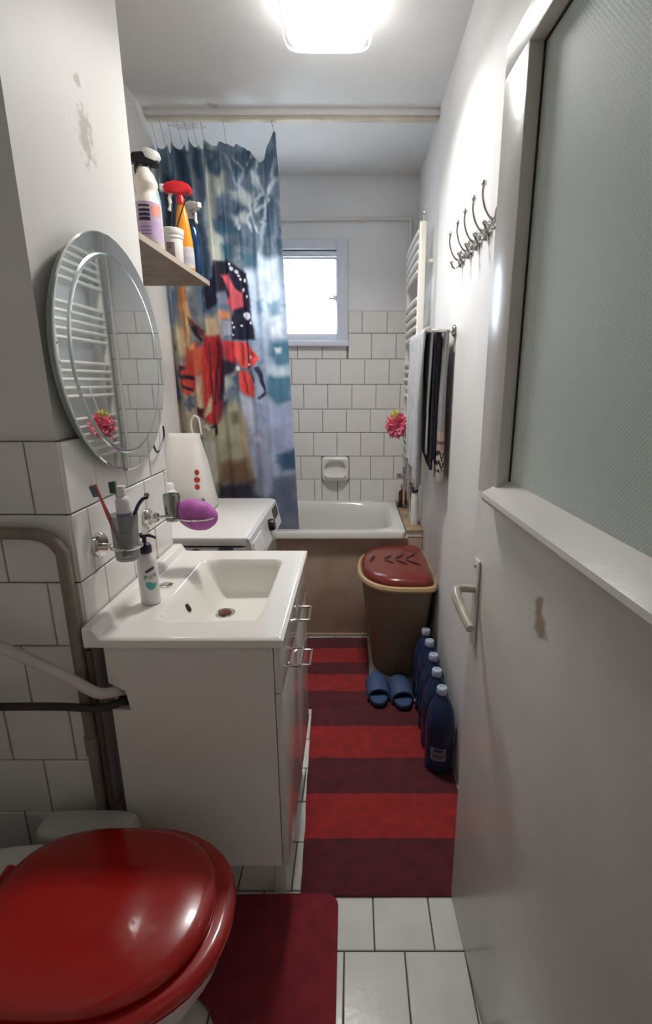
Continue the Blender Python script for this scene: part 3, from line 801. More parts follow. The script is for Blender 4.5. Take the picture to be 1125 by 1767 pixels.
# ---- pink net sponge hanging from the radiator
lf = thing('bath_puff', 'pink net bath puff hanging beside the towel radiator', 'bath puff', (0.238, 2.70, 1.08))
rnd = random.Random(3)
bm = new()
for i in range(130):
    th = rnd.uniform(0, 2 * PI); ph = math.acos(rnd.uniform(-1, 1)); r = rnd.uniform(0.040, 0.070)
    d = Vector((math.sin(ph) * math.cos(th) * 0.85, math.sin(ph) * math.sin(th), math.cos(ph) * 1.15))
    t = d.orthogonal().normalized(); w = d.cross(t).normalized()
    pts = []
    c0 = d * r
    for k in range(9):
        a = 2 * PI * k / 8
        pts.append(bm.verts.new(Vector((0.238, 2.70, 1.158)) + c0 * (0.6 + 0.4 * (k % 2)) + (t * math.cos(a) + w * math.sin(a)) * 0.024 * (1 + 0.4 * rnd.random()) + d * 0.012 * math.sin(3 * a)))
    cc = bm.verts.new(Vector((0.238, 2.70, 1.158)) + c0 * 0.35)
    for k in range(8):
        bm.faces.new((cc, pts[k], pts[k + 1]))
for f in bm.faces:
    f.material_index = 1 if f.calc_center_median().z > 1.195 and f.calc_center_median().x < 0.24 else 0
obj('net', bm, [mat('pink_net', (250, 150, 172), 0.6), mat('pale_green_net', (214, 214, 120), 0.6)], lf, smooth=False, recalc=False)
obj('cord', tube(smooth_path([(0.238, 2.70, 1.18), (0.26, 2.70, 1.27), (0.286, 2.70, 1.36)], 4), 0.002, 6), mat('white_cord', (225, 220, 215), 0.7), lf)

# ---- bottles on the tub ledge
def bottle(name, label, cat, loc, prof, m, cap_prof=None, m_cap=None, sx=1, sy=1, rz=0, group=None, seg=28):
    t = thing(name, label, cat, loc, group)
    t.rotation_euler = (0, 0, rz)
    obj('body', lathe(prof, seg=seg, sx=sx, sy=sy), m, t, local=True, angle=50)
    if cap_prof:
        obj('cap', lathe(cap_prof, seg=20), m_cap, t, local=True, angle=50)
    return t
m_amber = mat('amber_shampoo_plastic', (140, 62, 34), 0.15, trans=0.35)
t = bottle('shampoo_bottle', 'small amber shampoo bottle with clear cap on the tub ledge corner', 'bottle', (0.318, 3.08, 0.624),
       [(0.024, 0), (0.028, 0.004), (0.028, 0.075), (0.022, 0.088), (0.011, 0.094), (0.011, 0.1)], m_amber, [(0.0125, 0.1), (0.0125, 0.125), (0.011, 0.128)], mat('clear_cap', (210, 205, 200), 0.2, trans=0.6), sx=0.95, sy=0.7)
t = thing('soap_case', 'small dark brown soap case lying on the tub ledge beside the amber bottle', 'case', (0.30, 3.12, 0.624))
obj('case', loft([sup(0.0, 0, 0.016, 0.02, 0, 4, 24), sup(0, 0, 0.017, 0.021, 0.004, 4, 24), sup(0, 0, 0.017, 0.021, 0.02, 4, 24), sup(0, 0, 0.012, 0.016, 0.025, 4, 24)]), mat('dark_brown_plastic', (58, 34, 28), 0.3), t, local=True)
t.location = (0.296, 3.02, 0.624)
obj('lid_tab', box(-0.004, 0.004, -0.026, -0.02, 0.012, 0.018, 0.001), mat('dark_brown_plastic', (58, 34, 28), 0.3), t, local=True)
t = bottle('shampoo_tube', 'slim white shampoo bottle with dark cap on the ledge below the towels', 'bottle', (0.335, 2.60, 0.624),
       [(0.018, 0), (0.020, 0.004), (0.021, 0.03), (0.020, 0.13), (0.018, 0.175), (0.014, 0.185)], m_plast, [(0.0175, 0.185), (0.0175, 0.21), (0.015, 0.213)], mat('navy_plastic', (28, 34, 60), 0.3), sx=1.0, sy=0.75)

# ================================================================== towel rail and towels
tr_ = thing('towel_rail', 'chrome two-bar towel rail on the right wall carrying three towels', 'towel rail', (XR, 1.91, 1.55))
zb = 1.565
for y in (1.905, 2.44):
    obj('rosette', disc_x(XR, y, zb, 0.022, -0.012), m_chrome, tr_)
    obj('arm', tube(smooth_path([(XR, y, zb), (0.32, y, zb), (0.262, y, zb)], 3), 0.007, 10), m_chrome, tr_)
for x in (0.280, 0.315):
    obj('bar', tube([(x, 1.895, zb), (x, 2.45, zb)], 0.006, 10), m_chrome, tr_)
obj('set_screw', box(XR - 0.006, XR - 0.001, 1.9, 1.908, 1.49, 1.545, 0.001), m_chrome, tr_)

def towel(name, label, xb, y0, y1, front, back, m, r=0.010, th=0.008, amp=0.012, k=22.0, ph=0.0, ncol=None, spread=0.0):
    NS, NY = 70, 36
    zt = zb
    L = front + back + PI * r
    P = []
    for i in range(NS + 1):
        s = L * i / NS
        if s < front: x, z, dn = xb - r, zt - (front - s), front - s
        elif s < front + PI * r:
            a = (s - front) / r; x, z, dn = xb - r * math.cos(a), zt + r * math.sin(a), 0
        else: x, z, dn = xb + r, zt - (s - front - PI * r), s - front - PI * r
        side = -1 if s < front else 1
        row = []
        for j in range(NY + 1):
            y = y0 + (y1 - y0) * j / NY
            f = min(1, dn / 0.25)
            w = (1 if side < 0 else 0.25) * (amp * f * math.sin(k * y + ph) + amp * 0.4 * f * math.sin(2.3 * k * y + ph))
            dz = 0.02 * f * math.sin(9 * y + ph) + (0.04 * (y - y0) / (y1 - y0) * f if side < 0 else 0)
            yy = y + (0.5 * (y0 + y1) - y) * 0.10 * f
            row.append((x + w + side * spread * f, yy, z + dz))
        P.append(row)
    bm = new()
    Vv = [[bm.verts.new(p) for p in row] for row in P]
    for a, b in zip(Vv[:-1], Vv[1:]):
        for j in range(NY):
            bm.faces.new((a[j], a[j + 1], b[j + 1], b[j]))
    o = obj(name, bm, m, angle=180)
    md = o.modifiers.new('thickness', 'SOLIDIFY'); md.thickness = th; md.offset = 0
    tag(o, label, 'towel', 'towels on the rail')
    return o
m_tw = mat('pale_grey_terry', (196, 198, 202), 0.95, vary=0.12, vscale=30, bump=0.5, bscale=260, sheen=0.3)
m_navy = mat('navy_terry', (34, 34, 48), 0.95, vary=0.2, vscale=30, bump=0.5, bscale=260, sheen=0.2)
towel('pale_towel', 'long pale grey towel hanging over the outer bar of the towel rail', 0.280, 1.925, 2.42, 0.585, 0.44, m_tw, amp=0.011, k=48, r=0.014)
towel('navy_towel', 'dark navy towel hanging between the pale towel and the patterned one', 0.315, 1.925, 2.30, 0.50, 0.46, m_navy, amp=0.002, k=20, r=0.0068, spread=0.0, th=0.012)
# grey towel with a woven chevron hem, folded narrow, its edge towards the door
NZt = 120
rows = []
for i in range(NZt + 1):
    f = i / NZt
    z = 1.568 - 0.56 * f
    wdt = 0.009 + 0.005 * f
    xo = 0.345 - 0.004 * math.sin(f * 3)
    rows.append([(xo + p[0], 1.925 + 0.10 * (p[1] + 1) * 0.6 - 0.03, z) for p in [(wdt * q[0], q[1], 0) for q in sup(0, 0, 1, 1, 0, 4, 48)]])
bm = loft(rows)
me_t = obj('patterned_towel', bm, mat('printed_terry', (180, 178, 174), 0.95, attr='print', bump=0.5, bscale=260), angle=60)
cols = []
for v in me_t.data.vertices:
    x, z = v.co.x, v.co.z
    c_ = (150, 148, 148)
    if z < 1.045: c_ = (186, 178, 170)
    elif z < 1.125:
        q = ((z * 26 + abs(((x - 0.343) * 50) % 1 - 0.5) * 1.6) % 1)
        c_ = (46, 38, 46) if q < 0.5 else (200, 182, 176)
    elif z < 1.15: c_ = (176, 150, 148)
    elif z < 1.165: c_ = (120, 84, 88)
    elif z < 1.20: c_ = (190, 160, 154)
    cols.append(c_)
srgb_attr(me_t.data, cols)
tag(me_t, 'grey towel with pink and black chevron hem hanging nearest the wall', 'towel', 'towels on the rail')

# ================================================================== coat rack
rk = thing('coat_rack', 'ornate chrome coat rack with curved double hooks on the right wall', 'coat rack', (XR, 1.66, 1.79))
hook_y = [1.84, 1.72, 1.615, 1.51, 1.405]
obj('bar', box(XR - 0.006, XR, 1.36, 1.885, 1.782, 1.798, 0.002), m_chrome, rk)
for y in hook_y:
    for dy, dz, r in ((0, 0.008, 0.019), (0.024, -0.002, 0.012), (-0.024, -0.002, 0.012), (0, -0.018, 0.011)):
        obj('scroll', disc_x(XR - 0.004, y + dy, 1.79 + dz, r, -0.007, 14), m_chrome, rk)
    h = obj('hook', tube(smooth_path([(XR - 0.006, y, 1.785), (XR - 0.022, y, 1.787), (XR - 0.038, y, 1.808), (XR - 0.047, y, 1.838), (XR - 0.046, y, 1.862)], 5), 0.0034, 8), m_chrome, rk)
    obj('ball_tip', xf(lathe([(0.001, -0.008), (0.006, -0.005), (0.008, 0), (0.006, 0.005), (0.001, 0.008)], seg=12), (XR - 0.046, y, 1.867)), m_chrome, h)
    h2 = obj('hook', tube(smooth_path([(XR - 0.006, y, 1.778), (XR - 0.018, y, 1.762), (XR - 0.032, y, 1.762), (XR - 0.040, y, 1.776)], 5), 0.003, 8), m_chrome, rk)
    obj('ball_tip', xf(lathe([(0.001, -0.006), (0.0045, -0.004), (0.006, 0), (0.0045, 0.004), (0.001, 0.006)], seg=12), (XR - 0.040, y, 1.779)), m_chrome, h2)

# ================================================================== laundry hamper
hp = thing('laundry_hamper', 'brown plastic laundry hamper with a glossy red-brown lid in front of the tub', 'hamper', (0.21, 2.21, 0))
m_ham = mat('dark_taupe_plastic', (128, 112, 94), 0.45)
m_rim = mat('beige_plastic_rim', (184, 156, 116), 0.35)
m_lid = mat('red_brown_plastic', (120, 46, 38), 0.22, coat=0.2)
def hring(f, z, g=0.0):
    # f = 0 at the floor, 1 at the rim; rounded towards the left, squarer on the wall side
    x0 = 0.098 + (0.036 - 0.098) * f; x1 = 0.318 + (0.366 - 0.318) * f
    y0 = 2.10 + (1.975 - 2.10) * f; y1 = 2.46 + (2.49 - 2.46) * f
    cx = x0 + (x1 - x0) * 0.62
    return sup(cx, (y0 + y1) / 2, x1 - cx + g, (y1 - y0) / 2 + g, z, 6, 56, a_neg=cx - x0 + g, n_neg=2.5)
obj('body', loft([hring(0, 0.0, -0.006), hring(0.01, 0.006)] + [hring(k / 8, 0.52 * k / 8) for k in range(1, 9)], True, False), m_ham, hp)
obj('rim', loft([hring(0.95, 0.497, 0.003), hring(0.97, 0.500, 0.012), hring(1, 0.512, 0.016), hring(1, 0.524, 0.012), hring(1, 0.527, 0.0), hring(1, 0.515, -0.008)], False, False), m_rim, hp)
lid = obj('lid', loft([hring(1, 0.514, -0.008), hring(1, 0.532, -0.006), hring(1, 0.546, -0.012), hring(1, 0.556, -0.026), hring(1, 0.560, -0.05), hring(1, 0.561, -0.10)]), m_lid, hp, angle=60)
m_cut = mat('lid_cutout_shadow', (40, 12, 12), 0.7)
def leaf(cx, cy, ang, L, w, z):
    bm = new()
    n = 10
    top = []; bot = []
    for i in range(n + 1):
        t = i / n
        h = w * math.sin(PI * t) ** 0.8
        bend = 0.25 * L * t * t
        for arr, s in ((top, 1), (bot, -1)):
            x, y = L * t, bend * (1 if math.sin(ang) > 0 else -1) * 0.3 + s * h
            arr.append((cx + x * math.cos(ang) - y * math.sin(ang), cy + x * math.sin(ang) + y * math.cos(ang)))
    for i in range(n):
        q = [top[i], top[i + 1], bot[i + 1], bot[i]]
        f = [bm.verts.new((a, b, z)) for a, b in q]
        bm.faces.new(f)
    bmesh.ops.remove_doubles(bm, verts=bm.verts, dist=1e-5)
    return bm
for i, (bx, L) in enumerate(((0.150, 0.068), (0.200, 0.085), (0.250, 0.10))):
    for s in (1, -1):
        obj('leaf_slot', leaf(bx, 2.225 + s * 0.006, s * (0.85 if s > 0 else 0.75), L, 0.008, 0.5632), m_cut, lid, smooth=False)
obj('finger_grip', leaf(0.080, 2.19, 1.25, 0.11, 0.0075, 0.5625), m_cut, lid, smooth=False)
for k in range(5):
    z = 0.40 - 0.04 * k
    f = z / 0.52
    x = 0.098 + (0.036 - 0.098) * f; yc = (2.10 + (1.975 - 2.10) * f + 2.46 + 0.03 * f) / 2
    obj('vent_hole', xf(lathe([(0.006, 0.0), (0.006, 0.003)], seg=10), (x + 0.0125, yc - 0.082, z), ry=-PI / 2 - 0.1, rz=0.75), m_dark, hp)

# ================================================================== water bottles
m_water = mat('blue_water_bottle', (58, 74, 116), 0.12, trans=0.45, ior=1.33)
m_capb = mat('pale_blue_cap', (170, 180, 202), 0.4)
prof = [(0.030, 0.0), (0.046, 0.004), (0.0515, 0.014), (0.0515, 0.05), (0.0495, 0.056), (0.0495, 0.062), (0.0515, 0.068), (0.0515, 0.115), (0.049, 0.122), (0.0515, 0.130), (0.0525, 0.165),
        (0.0515, 0.205), (0.046, 0.240), (0.034, 0.272), (0.021, 0.294), (0.016, 0.303), (0.016, 0.312)]
capp = [(0.0185, 0.308), (0.019, 0.310), (0.019, 0.329), (0.017, 0.332), (0.010, 0.332), (0.009, 0.329), (0.002, 0.329)]
wl_ = ['blue plastic water bottle with a paper label, nearest the door', 'blue plastic water bottle, second in the row counted from the labelled one',
       'blue plastic water bottle in the middle of the row of five', 'blue plastic water bottle beside the hamper, second from the tub end', 'blue plastic water bottle at the tub end of the row, beside the hamper']
wb0 = bottle('water_bottle', wl_[0], 'bottle', (0.316, 1.529, 0.008), prof, m_water, capp, m_capb, group='water bottles along the right wall')
spots = [(0.316, 1.640), (0.320, 1.747), (0.321, 1.856), (0.321, 1.964)]
for i, (x, y) in enumerate(spots):
    c = wb0.copy(); C.objects.link(c); c.location = (x, y, 0.008 if y < 1.9 else 0.002); c['label'] = wl_[i + 1]
    for ch in wb0.children:
        d = ch.copy(); C.objects.link(d); d.parent = c
lb = patch(0.058, 0.052, 10)
lab = obj('label', wrap(lb, 0, 0, 0.088, 0.0526, -PI / 2 - 0.25), mat('faded_paper_label', (150, 150, 172), 0.6, vary=0.3, vscale=60), wb0, local=True)
obj('label_print', wrap(patch(0.034, 0.009, 6), 0, 0, 0.104, 0.0530, -PI / 2 - 0.25), mat('label_navy_print', (36, 34, 60), 0.6), lab, local=True)
obj('label_print', wrap(patch(0.040, 0.022, 6), 0, 0, 0.082, 0.0530, -PI / 2 - 0.25), mat('label_mauve_print', (110, 92, 112), 0.6), lab, local=True)

# ================================================================== slippers
m_slip = mat('blue_foam', (64, 86, 122), 0.6, bump=0.05, bscale=80)
m_sole = mat('dark_blue_insole', (40, 56, 92), 0.7, bump=0.2, bscale=150)
m_under = mat('slipper_outsole', (30, 34, 48), 0.7)
def slipper(label, loc, rz):
    t = thing('slipper', label, 'slipper', loc, 'blue slippers by the hamper')
    t.rotation_euler = (0, 0, rz)
    def sole(g, z):
        out = []
        for k in range(40):
            a = 2 * PI * k / 40
            y = math.cos(a) * 0.126
            w = 0.041 + 0.008 * math.cos(a - 0.4) * 1.0          # wider at the toe (-y is the toe)
            w = 0.042 - 0.006 * math.cos(a)
            out.append((math.copysign(abs(math.sin(a)) ** 0.8, math.sin(a)) * (w + g), math.copysign(abs(math.cos(a)) ** 0.85, math.cos(a)) * (0.124 + g), z + 0.006 * (max(0, -math.cos(a)) ** 2)))
        return out
    obj('outsole', loft([sole(-0.002, 0), sole(0.0, 0.003), sole(0.0, 0.010)]), m_under, t, local=True)
    obj('footbed', loft([sole(0.0, 0.010), sole(0.0, 0.022), sole(-0.004, 0.026), sole(-0.012, 0.024)]), m_slip, t, local=True)
    # strap: a wide arch over the forefoot
    bm = new()
    N = 18
    ring = []
    for j, (y, h, sl) in enumerate([(-0.075, 0.060, 0), (-0.06, 0.066, 0), (-0.02, 0.072, 0), (0.02, 0.076, 0), (0.04, 0.072, 0)]):
        outer = []; inner = []
        for i in range(N + 1):
            a = PI * i / N
            outer.append(bm.verts.new((math.cos(a) * 0.051, y + 0.008 * math.sin(a), 0.012 + (h - 0.012) * math.sin(a) ** 0.7)))
            inner.append(bm.verts.new((math.cos(a) * 0.045, y + 0.008 * math.sin(a), 0.012 + (h - 0.020) * math.sin(a) ** 0.7)))
        ring.append((outer, inner))
    for (a, ai), (b, bi) in zip(ring[:-1], ring[1:]):
        for i in range(N):
            bm.faces.new((a[i], a[i + 1], b[i + 1], b[i])); bm.faces.new((ai[i], bi[i], bi[i + 1], ai[i + 1]))
    for (a, ai) in (ring[0], ring[-1]):
        for i in range(N):
            bm.faces.new((a[i], ai[i], ai[i + 1], a[i + 1]))
    obj('strap', bm, m_slip, t, local=True, angle=60)
    return t
slipper('left blue foam slide slipper, half on the floor at the end of the rug', (0.110, 1.975, 0.011), 0.06)
slipper('right blue foam slide slipper, closest to the water bottles', (0.213, 1.955, 0.011), 0.10)

# ================================================================== rugs
m_rug_r = mat('red_rug_pile', (160, 34, 32), 0.95, vary=0.2, vscale=26, bump=0.25, bscale=300, sheen=0.2)
m_rug_d = mat('dark_red_rug_pile', (96, 26, 36), 0.95, vary=0.25, vscale=26, bump=0.25, bscale=300, sheen=0.2)
def rug(name, label, x0, x1, y0, bands, th, z=0.0005, wob=0.004, lean=0.0):
    """each colour band is a strip of faces of one woven rug"""
    bm = new()
    ys = [y0]; mi = []
    for L, m in bands:
        k = 5
        for i in range(k):
            ys.append(ys[-1] + L / k); mi.append(m)
    xs = [x0 + (x1 - x0) * i / 12 for i in range(13)]
    def skew(x, y): return lean * (y - y0) * (x1 - x) / (x1 - x0)
    def w(x, y): return wob * noise.noise((x * 9, y * 9, 2.2)) 
    T = [[bm.verts.new((x + skew(x, y) + (w(y, 0) if i in (0, 12) else 0), y, z + (th if 0 < i < 12 and 0 < j < len(ys) - 1 else th * 0.7) + 0.5 * wob * (noise.noise((x * 12, y * 12, 0.3))))) for i, x in enumerate(xs)] for j, y in enumerate(ys)]
    B = [[bm.verts.new((v.co.x, v.co.y, z)) for v in r] for r in T]
    ny = len(ys) - 1
    for j in range(ny):
        for i in range(12):
            f = bm.faces.new((T[j][i], T[j][i + 1], T[j + 1][i + 1], T[j + 1][i])); f.material_index = mi[j]
        for (a, s) in ((0, 1), (12, -1)):
            f = bm.faces.new((T[j][a], T[j + 1][a], B[j + 1][a], B[j][a])); f.material_index = mi[j]
    for (j, s) in ((0, 1), (ny, -1)):
        for i in range(12):
            f = bm.faces.new((T[j][i], T[j][i + 1], B[j][i + 1], B[j][i])); f.material_index = mi[min(j, ny - 1)]
    o = obj(name, bm, [m_rug_r, m_rug_d], angle=60)
    return tag(o, label, 'rug')
rug('striped_rug', 'red and dark red striped rug in the aisle between vanity and door', -0.145, 0.368, 1.05, [(0.175, 1), (0.174, 0), (0.168, 1), (0.178, 0), (0.165, 1)], 0.0085, lean=-0.045)
rug('narrow_striped_rug', 'narrower red striped rug lying against the bathtub panel beside the hamper', -0.34, 0.080, 1.865, [(0.115, 1), (0.135, 0), (0.103, 1), (0.140, 0), (0.118, 1)], 0.010, z=0.0005)

# contour mat by the toilet
bm = new()
def rcorner(cx, cy, r, a0, a1, n=8):
    return [(cx + r * math.cos(a0 + (a1 - a0) * i / n), cy + r * math.sin(a0 + (a1 - a0) * i / n)) for i in range(n + 1)]
outl = rcorner(-0.07, 0.38, 0.035, -PI / 2, 0) + rcorner(-0.075, 1.018, 0.035, 0, PI / 2) + [(-0.15, 1.053), (-0.3, 1.050)] + rcorner(-0.47, 1.01, 0.035, PI / 2, PI) \
    + [(-0.50, 0.86)] + rcorner(-0.42, 0.70, 0.13, PI / 2, -PI / 2, 12) + [(-0.50, 0.55)] + rcorner(-0.46, 0.385, 0.04, PI, 1.5 * PI)
lo = [bm.verts.new((x, y, 0.0005)) for x, y in outl]
mid = [bm.verts.new((x, y, 0.011)) for x, y in outl]
cxm = sum(p[0] for p in outl) / len(outl); cym = sum(p[1] for p in outl) / len(outl)
for k in range(len(outl)):
    bm.faces.new((lo[k], lo[(k + 1) % len(outl)], mid[(k + 1) % len(outl)], mid[k]))
f = bm.faces.new(mid)
bmesh.ops.triangulate(bm, faces=[f])
mt = obj('toilet_mat', bm, mat('dark_wine_mat_pile', (140, 34, 48), 0.95, vary=0.2, vscale=20, bump=0.25, bscale=300, sheen=0.2), angle=40)
tag(mt, 'plain dark wine-red bath mat lying around the foot of the toilet', 'bath mat')

# ================================================================== toilet
tl_ = thing('toilet', 'white toilet with a glossy red seat and lid, nearest the lens', 'toilet', (-0.5, 0.70, 0))
ty = 0.70
def tring2(cx, a, b, z, an, n=2.2, nn=3.0):
    return sup(cx, ty, a, b, z, n, 48, a_neg=an, n_neg=nn)
obj('bowl', loft([tring2(-0.60, 0.20, 0.105, 0.0, 0.22), tring2(-0.60, 0.20, 0.105, 0.02, 0.22), tring2(-0.60, 0.195, 0.10, 0.10, 0.22), tring2(-0.57, 0.21, 0.115, 0.18, 0.26),
                  tring2(-0.52, 0.235, 0.150, 0.27, 0.32), tring2(-0.48, 0.230, 0.172, 0.34, 0.37), tring2(-0.47, 0.228, 0.178, 0.385, 0.39, 2.2, 5), tring2(-0.47, 0.215, 0.165, 0.395, 0.39, 2.2, 5)]), m_white, tl_, angle=60)
seat = obj('seat', loft([tring2(-0.46, 0.225, 0.180, 0.396, 0.225), tring2(-0.46, 0.234, 0.188, 0.402, 0.23), tring2(-0.46, 0.236, 0.190, 0.412, 0.23), tring2(-0.46, 0.230, 0.184, 0.421, 0.225), tring2(-0.46, 0.215, 0.170, 0.424, 0.22), tring2(-0.46, 0.18, 0.14, 0.423, 0.2)]), m_red, tl_, angle=70)
obj('lid', loft([tring2(-0.465, 0.198, 0.162, 0.425, 0.22), tring2(-0.465, 0.205, 0.168, 0.430, 0.222), tring2(-0.465, 0.205, 0.168, 0.438, 0.222), tring2(-0.465, 0.198, 0.162, 0.446, 0.218), tring2(-0.465, 0.18, 0.147, 0.452, 0.2), tring2(-0.465, 0.13, 0.105, 0.457, 0.15), tring2(-0.465, 0.06, 0.05, 0.459, 0.07)]), m_red, tl_, angle=70)
for s in (-1, 1):
    obj('hinge', tube([(-0.70, ty + s * 0.07 - 0.02, 0.418), (-0.70, ty + s * 0.07 + 0.02, 0.418)], 0.012, 12), m_red, tl_)
obj('pedestal_bolt', xf(lathe([(0.008, 0), (0.008, 0.006), (0.004, 0.01)], seg=12), (-0.5, 0.80, 0.02)), m_chrome, tl_)

bn = thing('waste_bin', 'white plastic waste bin in the corner between the toilet and the vanity', 'bin', (-0.62, 0.92, 0))
def bring(g, z): return sup(-0.615, 0.920, 0.105 + g, 0.034 + g * 0.4, z, 4, 40)
obj('body', loft([bring(-0.02, 0), bring(-0.018, 0.004), bring(0.0, 0.36)], True, False), m_plast, bn)
obj('lid', loft([bring(0.004, 0.352), bring(0.008, 0.36), bring(0.008, 0.385), bring(0.002, 0.397), bring(-0.012, 0.402)]), mat('grey_white_lid', (200, 198, 192), 0.35), bn)

# ---- pipes between the toilet corner and the vanity
m_pipe = mat('painted_drain_pipe', (150, 136, 122), 0.5, vary=0.25, vscale=12)
dp = thing('drain_pipe', 'old grey-brown upright pipe beside the vanity cabinet', 'pipe', (-0.565, 0.972, 0))
obj('pipe', tube(smooth_path([(-0.602, 0.965, 0.0), (-0.602, 0.965, 0.6), (-0.602, 0.965, 1.0), (-0.606, 0.965, 1.05), (-0.64, 0.965, 1.08), (-0.72, 0.965, 1.085), (-0.90, 0.965, 1.085)], 4), 0.013, 12), m_pipe, dp)
obj('pipe', tube([(-0.577, 0.962, 0.0), (-0.577, 0.962, 0.82)], 0.007, 10), mat('brown_pipe', (84, 70, 62), 0.6), dp)
obj('coupling', tube([(-0.602, 0.965, 0.55), (-0.602, 0.965, 0.60)], 0.016, 12), m_pipe, dp)
hs = obj('drain_hose', tube(smooth_path([(-0.90, 0.93, 0.90), (-0.80, 0.93, 0.875), (-0.66, 0.93, 0.80), (-0.60, 0.93, 0.765), (-0.553, 0.938, 0.728), (-0.525, 0.985, 0.705)], 6), 0.012, 12), mat('white_hose', (205, 198, 190), 0.5))
tag(hs, 'white drain hose running from the left into the vanity side', 'hose')
ws = obj('supply_pipe', tube(smooth_path([(-0.90, 0.935, 0.695), (-0.66, 0.935, 0.697), (-0.555, 0.94, 0.69), (-0.515, 0.985, 0.682)], 5), 0.009, 10), mat('dark_rubber_pipe', (52, 47, 44), 0.6))
tag(ws, 'dark supply pipe running below the white hose into the vanity side', 'pipe')

# ================================================================== vanity
VX0, VX1, VY0, VY1 = -0.545, -0.158, 0.965, 1.525
vn = thing('vanity_cabinet', 'white bathroom vanity cabinet on short legs below the washbasin', 'cabinet', (-0.36, 1.25, 0))
body = boxes((VX0, VX1 - 0.018, VY0 + 0.016, VY1 - 0.016, 0.215, 0.232), (VX0, VX0 + 0.01, VY0 + 0.016, VY1 - 0.016, 0.215, 0.82), (VX0, VX1 - 0.018, VY1 - 0.016, VY1, 0.215, 0.828))
obj('carcass', body, m_cab, vn, smooth=False)
# side panel towards the lens, with the notch cut for the hoses
bm = new()
pts = [(VX0 + 0.0, 0.215), (VX1 - 0.018, 0.215), (VX1 - 0.018, 0.828), (VX0, 0.828), (VX0, 0.735), (VX0 + 0.035, 0.715), (VX0 + 0.042, 0.665), (VX0, 0.668)]
fr = [bm.verts.new((x, VY0, z)) for x, z in pts]; bk = [bm.verts.new((x, VY0 + 0.016, z)) for x, z in pts]
bm.faces.new(fr); bm.faces.new(list(reversed(bk)))
for k in range(len(pts)):
    bm.faces.new((fr[k], fr[(k + 1) % len(pts)], bk[(k + 1) % len(pts)], bk[k]))
obj('side_panel', bm, m_cab, vn, smooth=False)
ymid = (VY0 + VY1) / 2
def handle(parent, y0, y1, z):
    x = VX1
    obj('handle', tube([(x, y0, z), (x + 0.034, y0, z), (x + 0.034, y1, z), (x, y1, z)], 0.0042, 8), m_chrome, parent, smooth=True, angle=30)
for y0, y1, hy in ((VY0 + 0.001, ymid - 0.0015, (1.02, 1.10)), (ymid + 0.0015, VY1 - 0.001, (1.215, 1.30))):
    d = obj('drawer_front', box(VX1 - 0.0165, VX1, y0, y1, 0.708, 0.825, 0.0015), m_cabf, vn)
    handle(d, hy[0] + (0.045 if y0 > 1.2 else 0.0), hy[1] + (0.045 if y0 > 1.2 else 0.0), 0.745 if y0 < 1.2 else 0.738)
for y0, y1, hy in ((VY0 + 0.001, ymid - 0.0015, None), (ymid + 0.0015, VY1 - 0.001, (1.262, 1.345))):
    d = obj('cabinet_door', box(VX1 - 0.0165, VX1, y0, y1, 0.215, 0.704, 0.0015), m_cabf, vn)
    if hy: handle(d, hy[0], hy[1], 0.595)
for x, y in ((VX1 - 0.045, VY0 + 0.122), (VX1 - 0.045, VY1 - 0.05), (VX0 + 0.05, VY0 + 0.122), (VX0 + 0.05, VY1 - 0.05)):
    obj('leg', loft([sup(x, y, 0.022, 0.022, 0.0, 5, 20), sup(x, y, 0.020, 0.020, 0.01, 5, 20), sup(x, y, 0.020, 0.020, 0.19, 5, 20), sup(x, y, 0.03, 0.03, 0.2, 6, 20), sup(x, y, 0.03, 0.03, 0.216, 6, 20)]), m_plast, vn)

# ---- washbasin, one cast piece with a raised lip along the wall
bs = thing('washbasin', 'white cast washbasin with a square bowl on top of the vanity', 'washbasin', (-0.36, 1.25, 0.828))
BX0, BX1, BY0, BY1 = -0.582, -0.150, 0.955, 1.535
def sst(t):
    t = max(0.0, min(1.0, t)); return t * t * (3 - 2 * t)
def basin_z(x, y):
    z = 0.850
    d = sst((x + 0.475) / 0.085) * sst((-0.216 - x) / 0.028) * sst((y - 1.035) / 0.09) * sst((1.448 - y) / 0.030)
    z -= 0.115 * d
    z -= 0.006 * d * max(0, 1 - math.hypot(x + 0.375, y - 1.318) / 0.15)
    e = sst((-0.545 - x) / 0.018)
    z += 0.024 * e
    rim = min(BX1 - x, y - BY0, BY1 - y)
    if rim < 0.006: z -= 0.004 * (1 - rim / 0.006)
    return z
bm = new()
nx, ny = 92, 116
def grid(a, b, n, eps=0.003):
    return [a, a + eps, a + 2 * eps] + [a + 2 * eps + (b - a - 4 * eps) * i / (n - 4) for i in range(1, n - 4)] + [b - 2 * eps, b - eps, b]
gx, gy = grid(BX0, BX1, nx), grid(BY0, BY1, ny)
G = [[bm.verts.new((x, y, basin_z(x, y))) for y in gy] for x in gx]
for i in range(len(gx) - 1):
    for j in range(len(gy) - 1):
        bm.faces.new((G[i][j], G[i + 1][j], G[i + 1][j + 1], G[i][j + 1]))
edge = [G[i][0] for i in range(len(gx))] + [G[-1][j] for j in range(1, len(gy))] + [G[i][-1] for i in range(len(gx) - 2, -1, -1)] + [G[0][j] for j in range(len(gy) - 2, 0, -1)]
low = [bm.verts.new((v.co.x, v.co.y, 0.829)) for v in edge]
for k in range(len(edge)):
    bm.faces.new((edge[k], low[k], low[(k + 1) % len(edge)], edge[(k + 1) % len(edge)]))
obj('basin', bm, m_basin, bs, angle=50)
zd = basin_z(-0.375, 1.318)
dr = obj('drain', lathe([(0.030, 0.001), (0.030, 0.004), (0.024, 0.005), (0.022, 0.002), (0.004, 0.002)], -0.375, 1.318, zd, 24), m_chrome, bs)
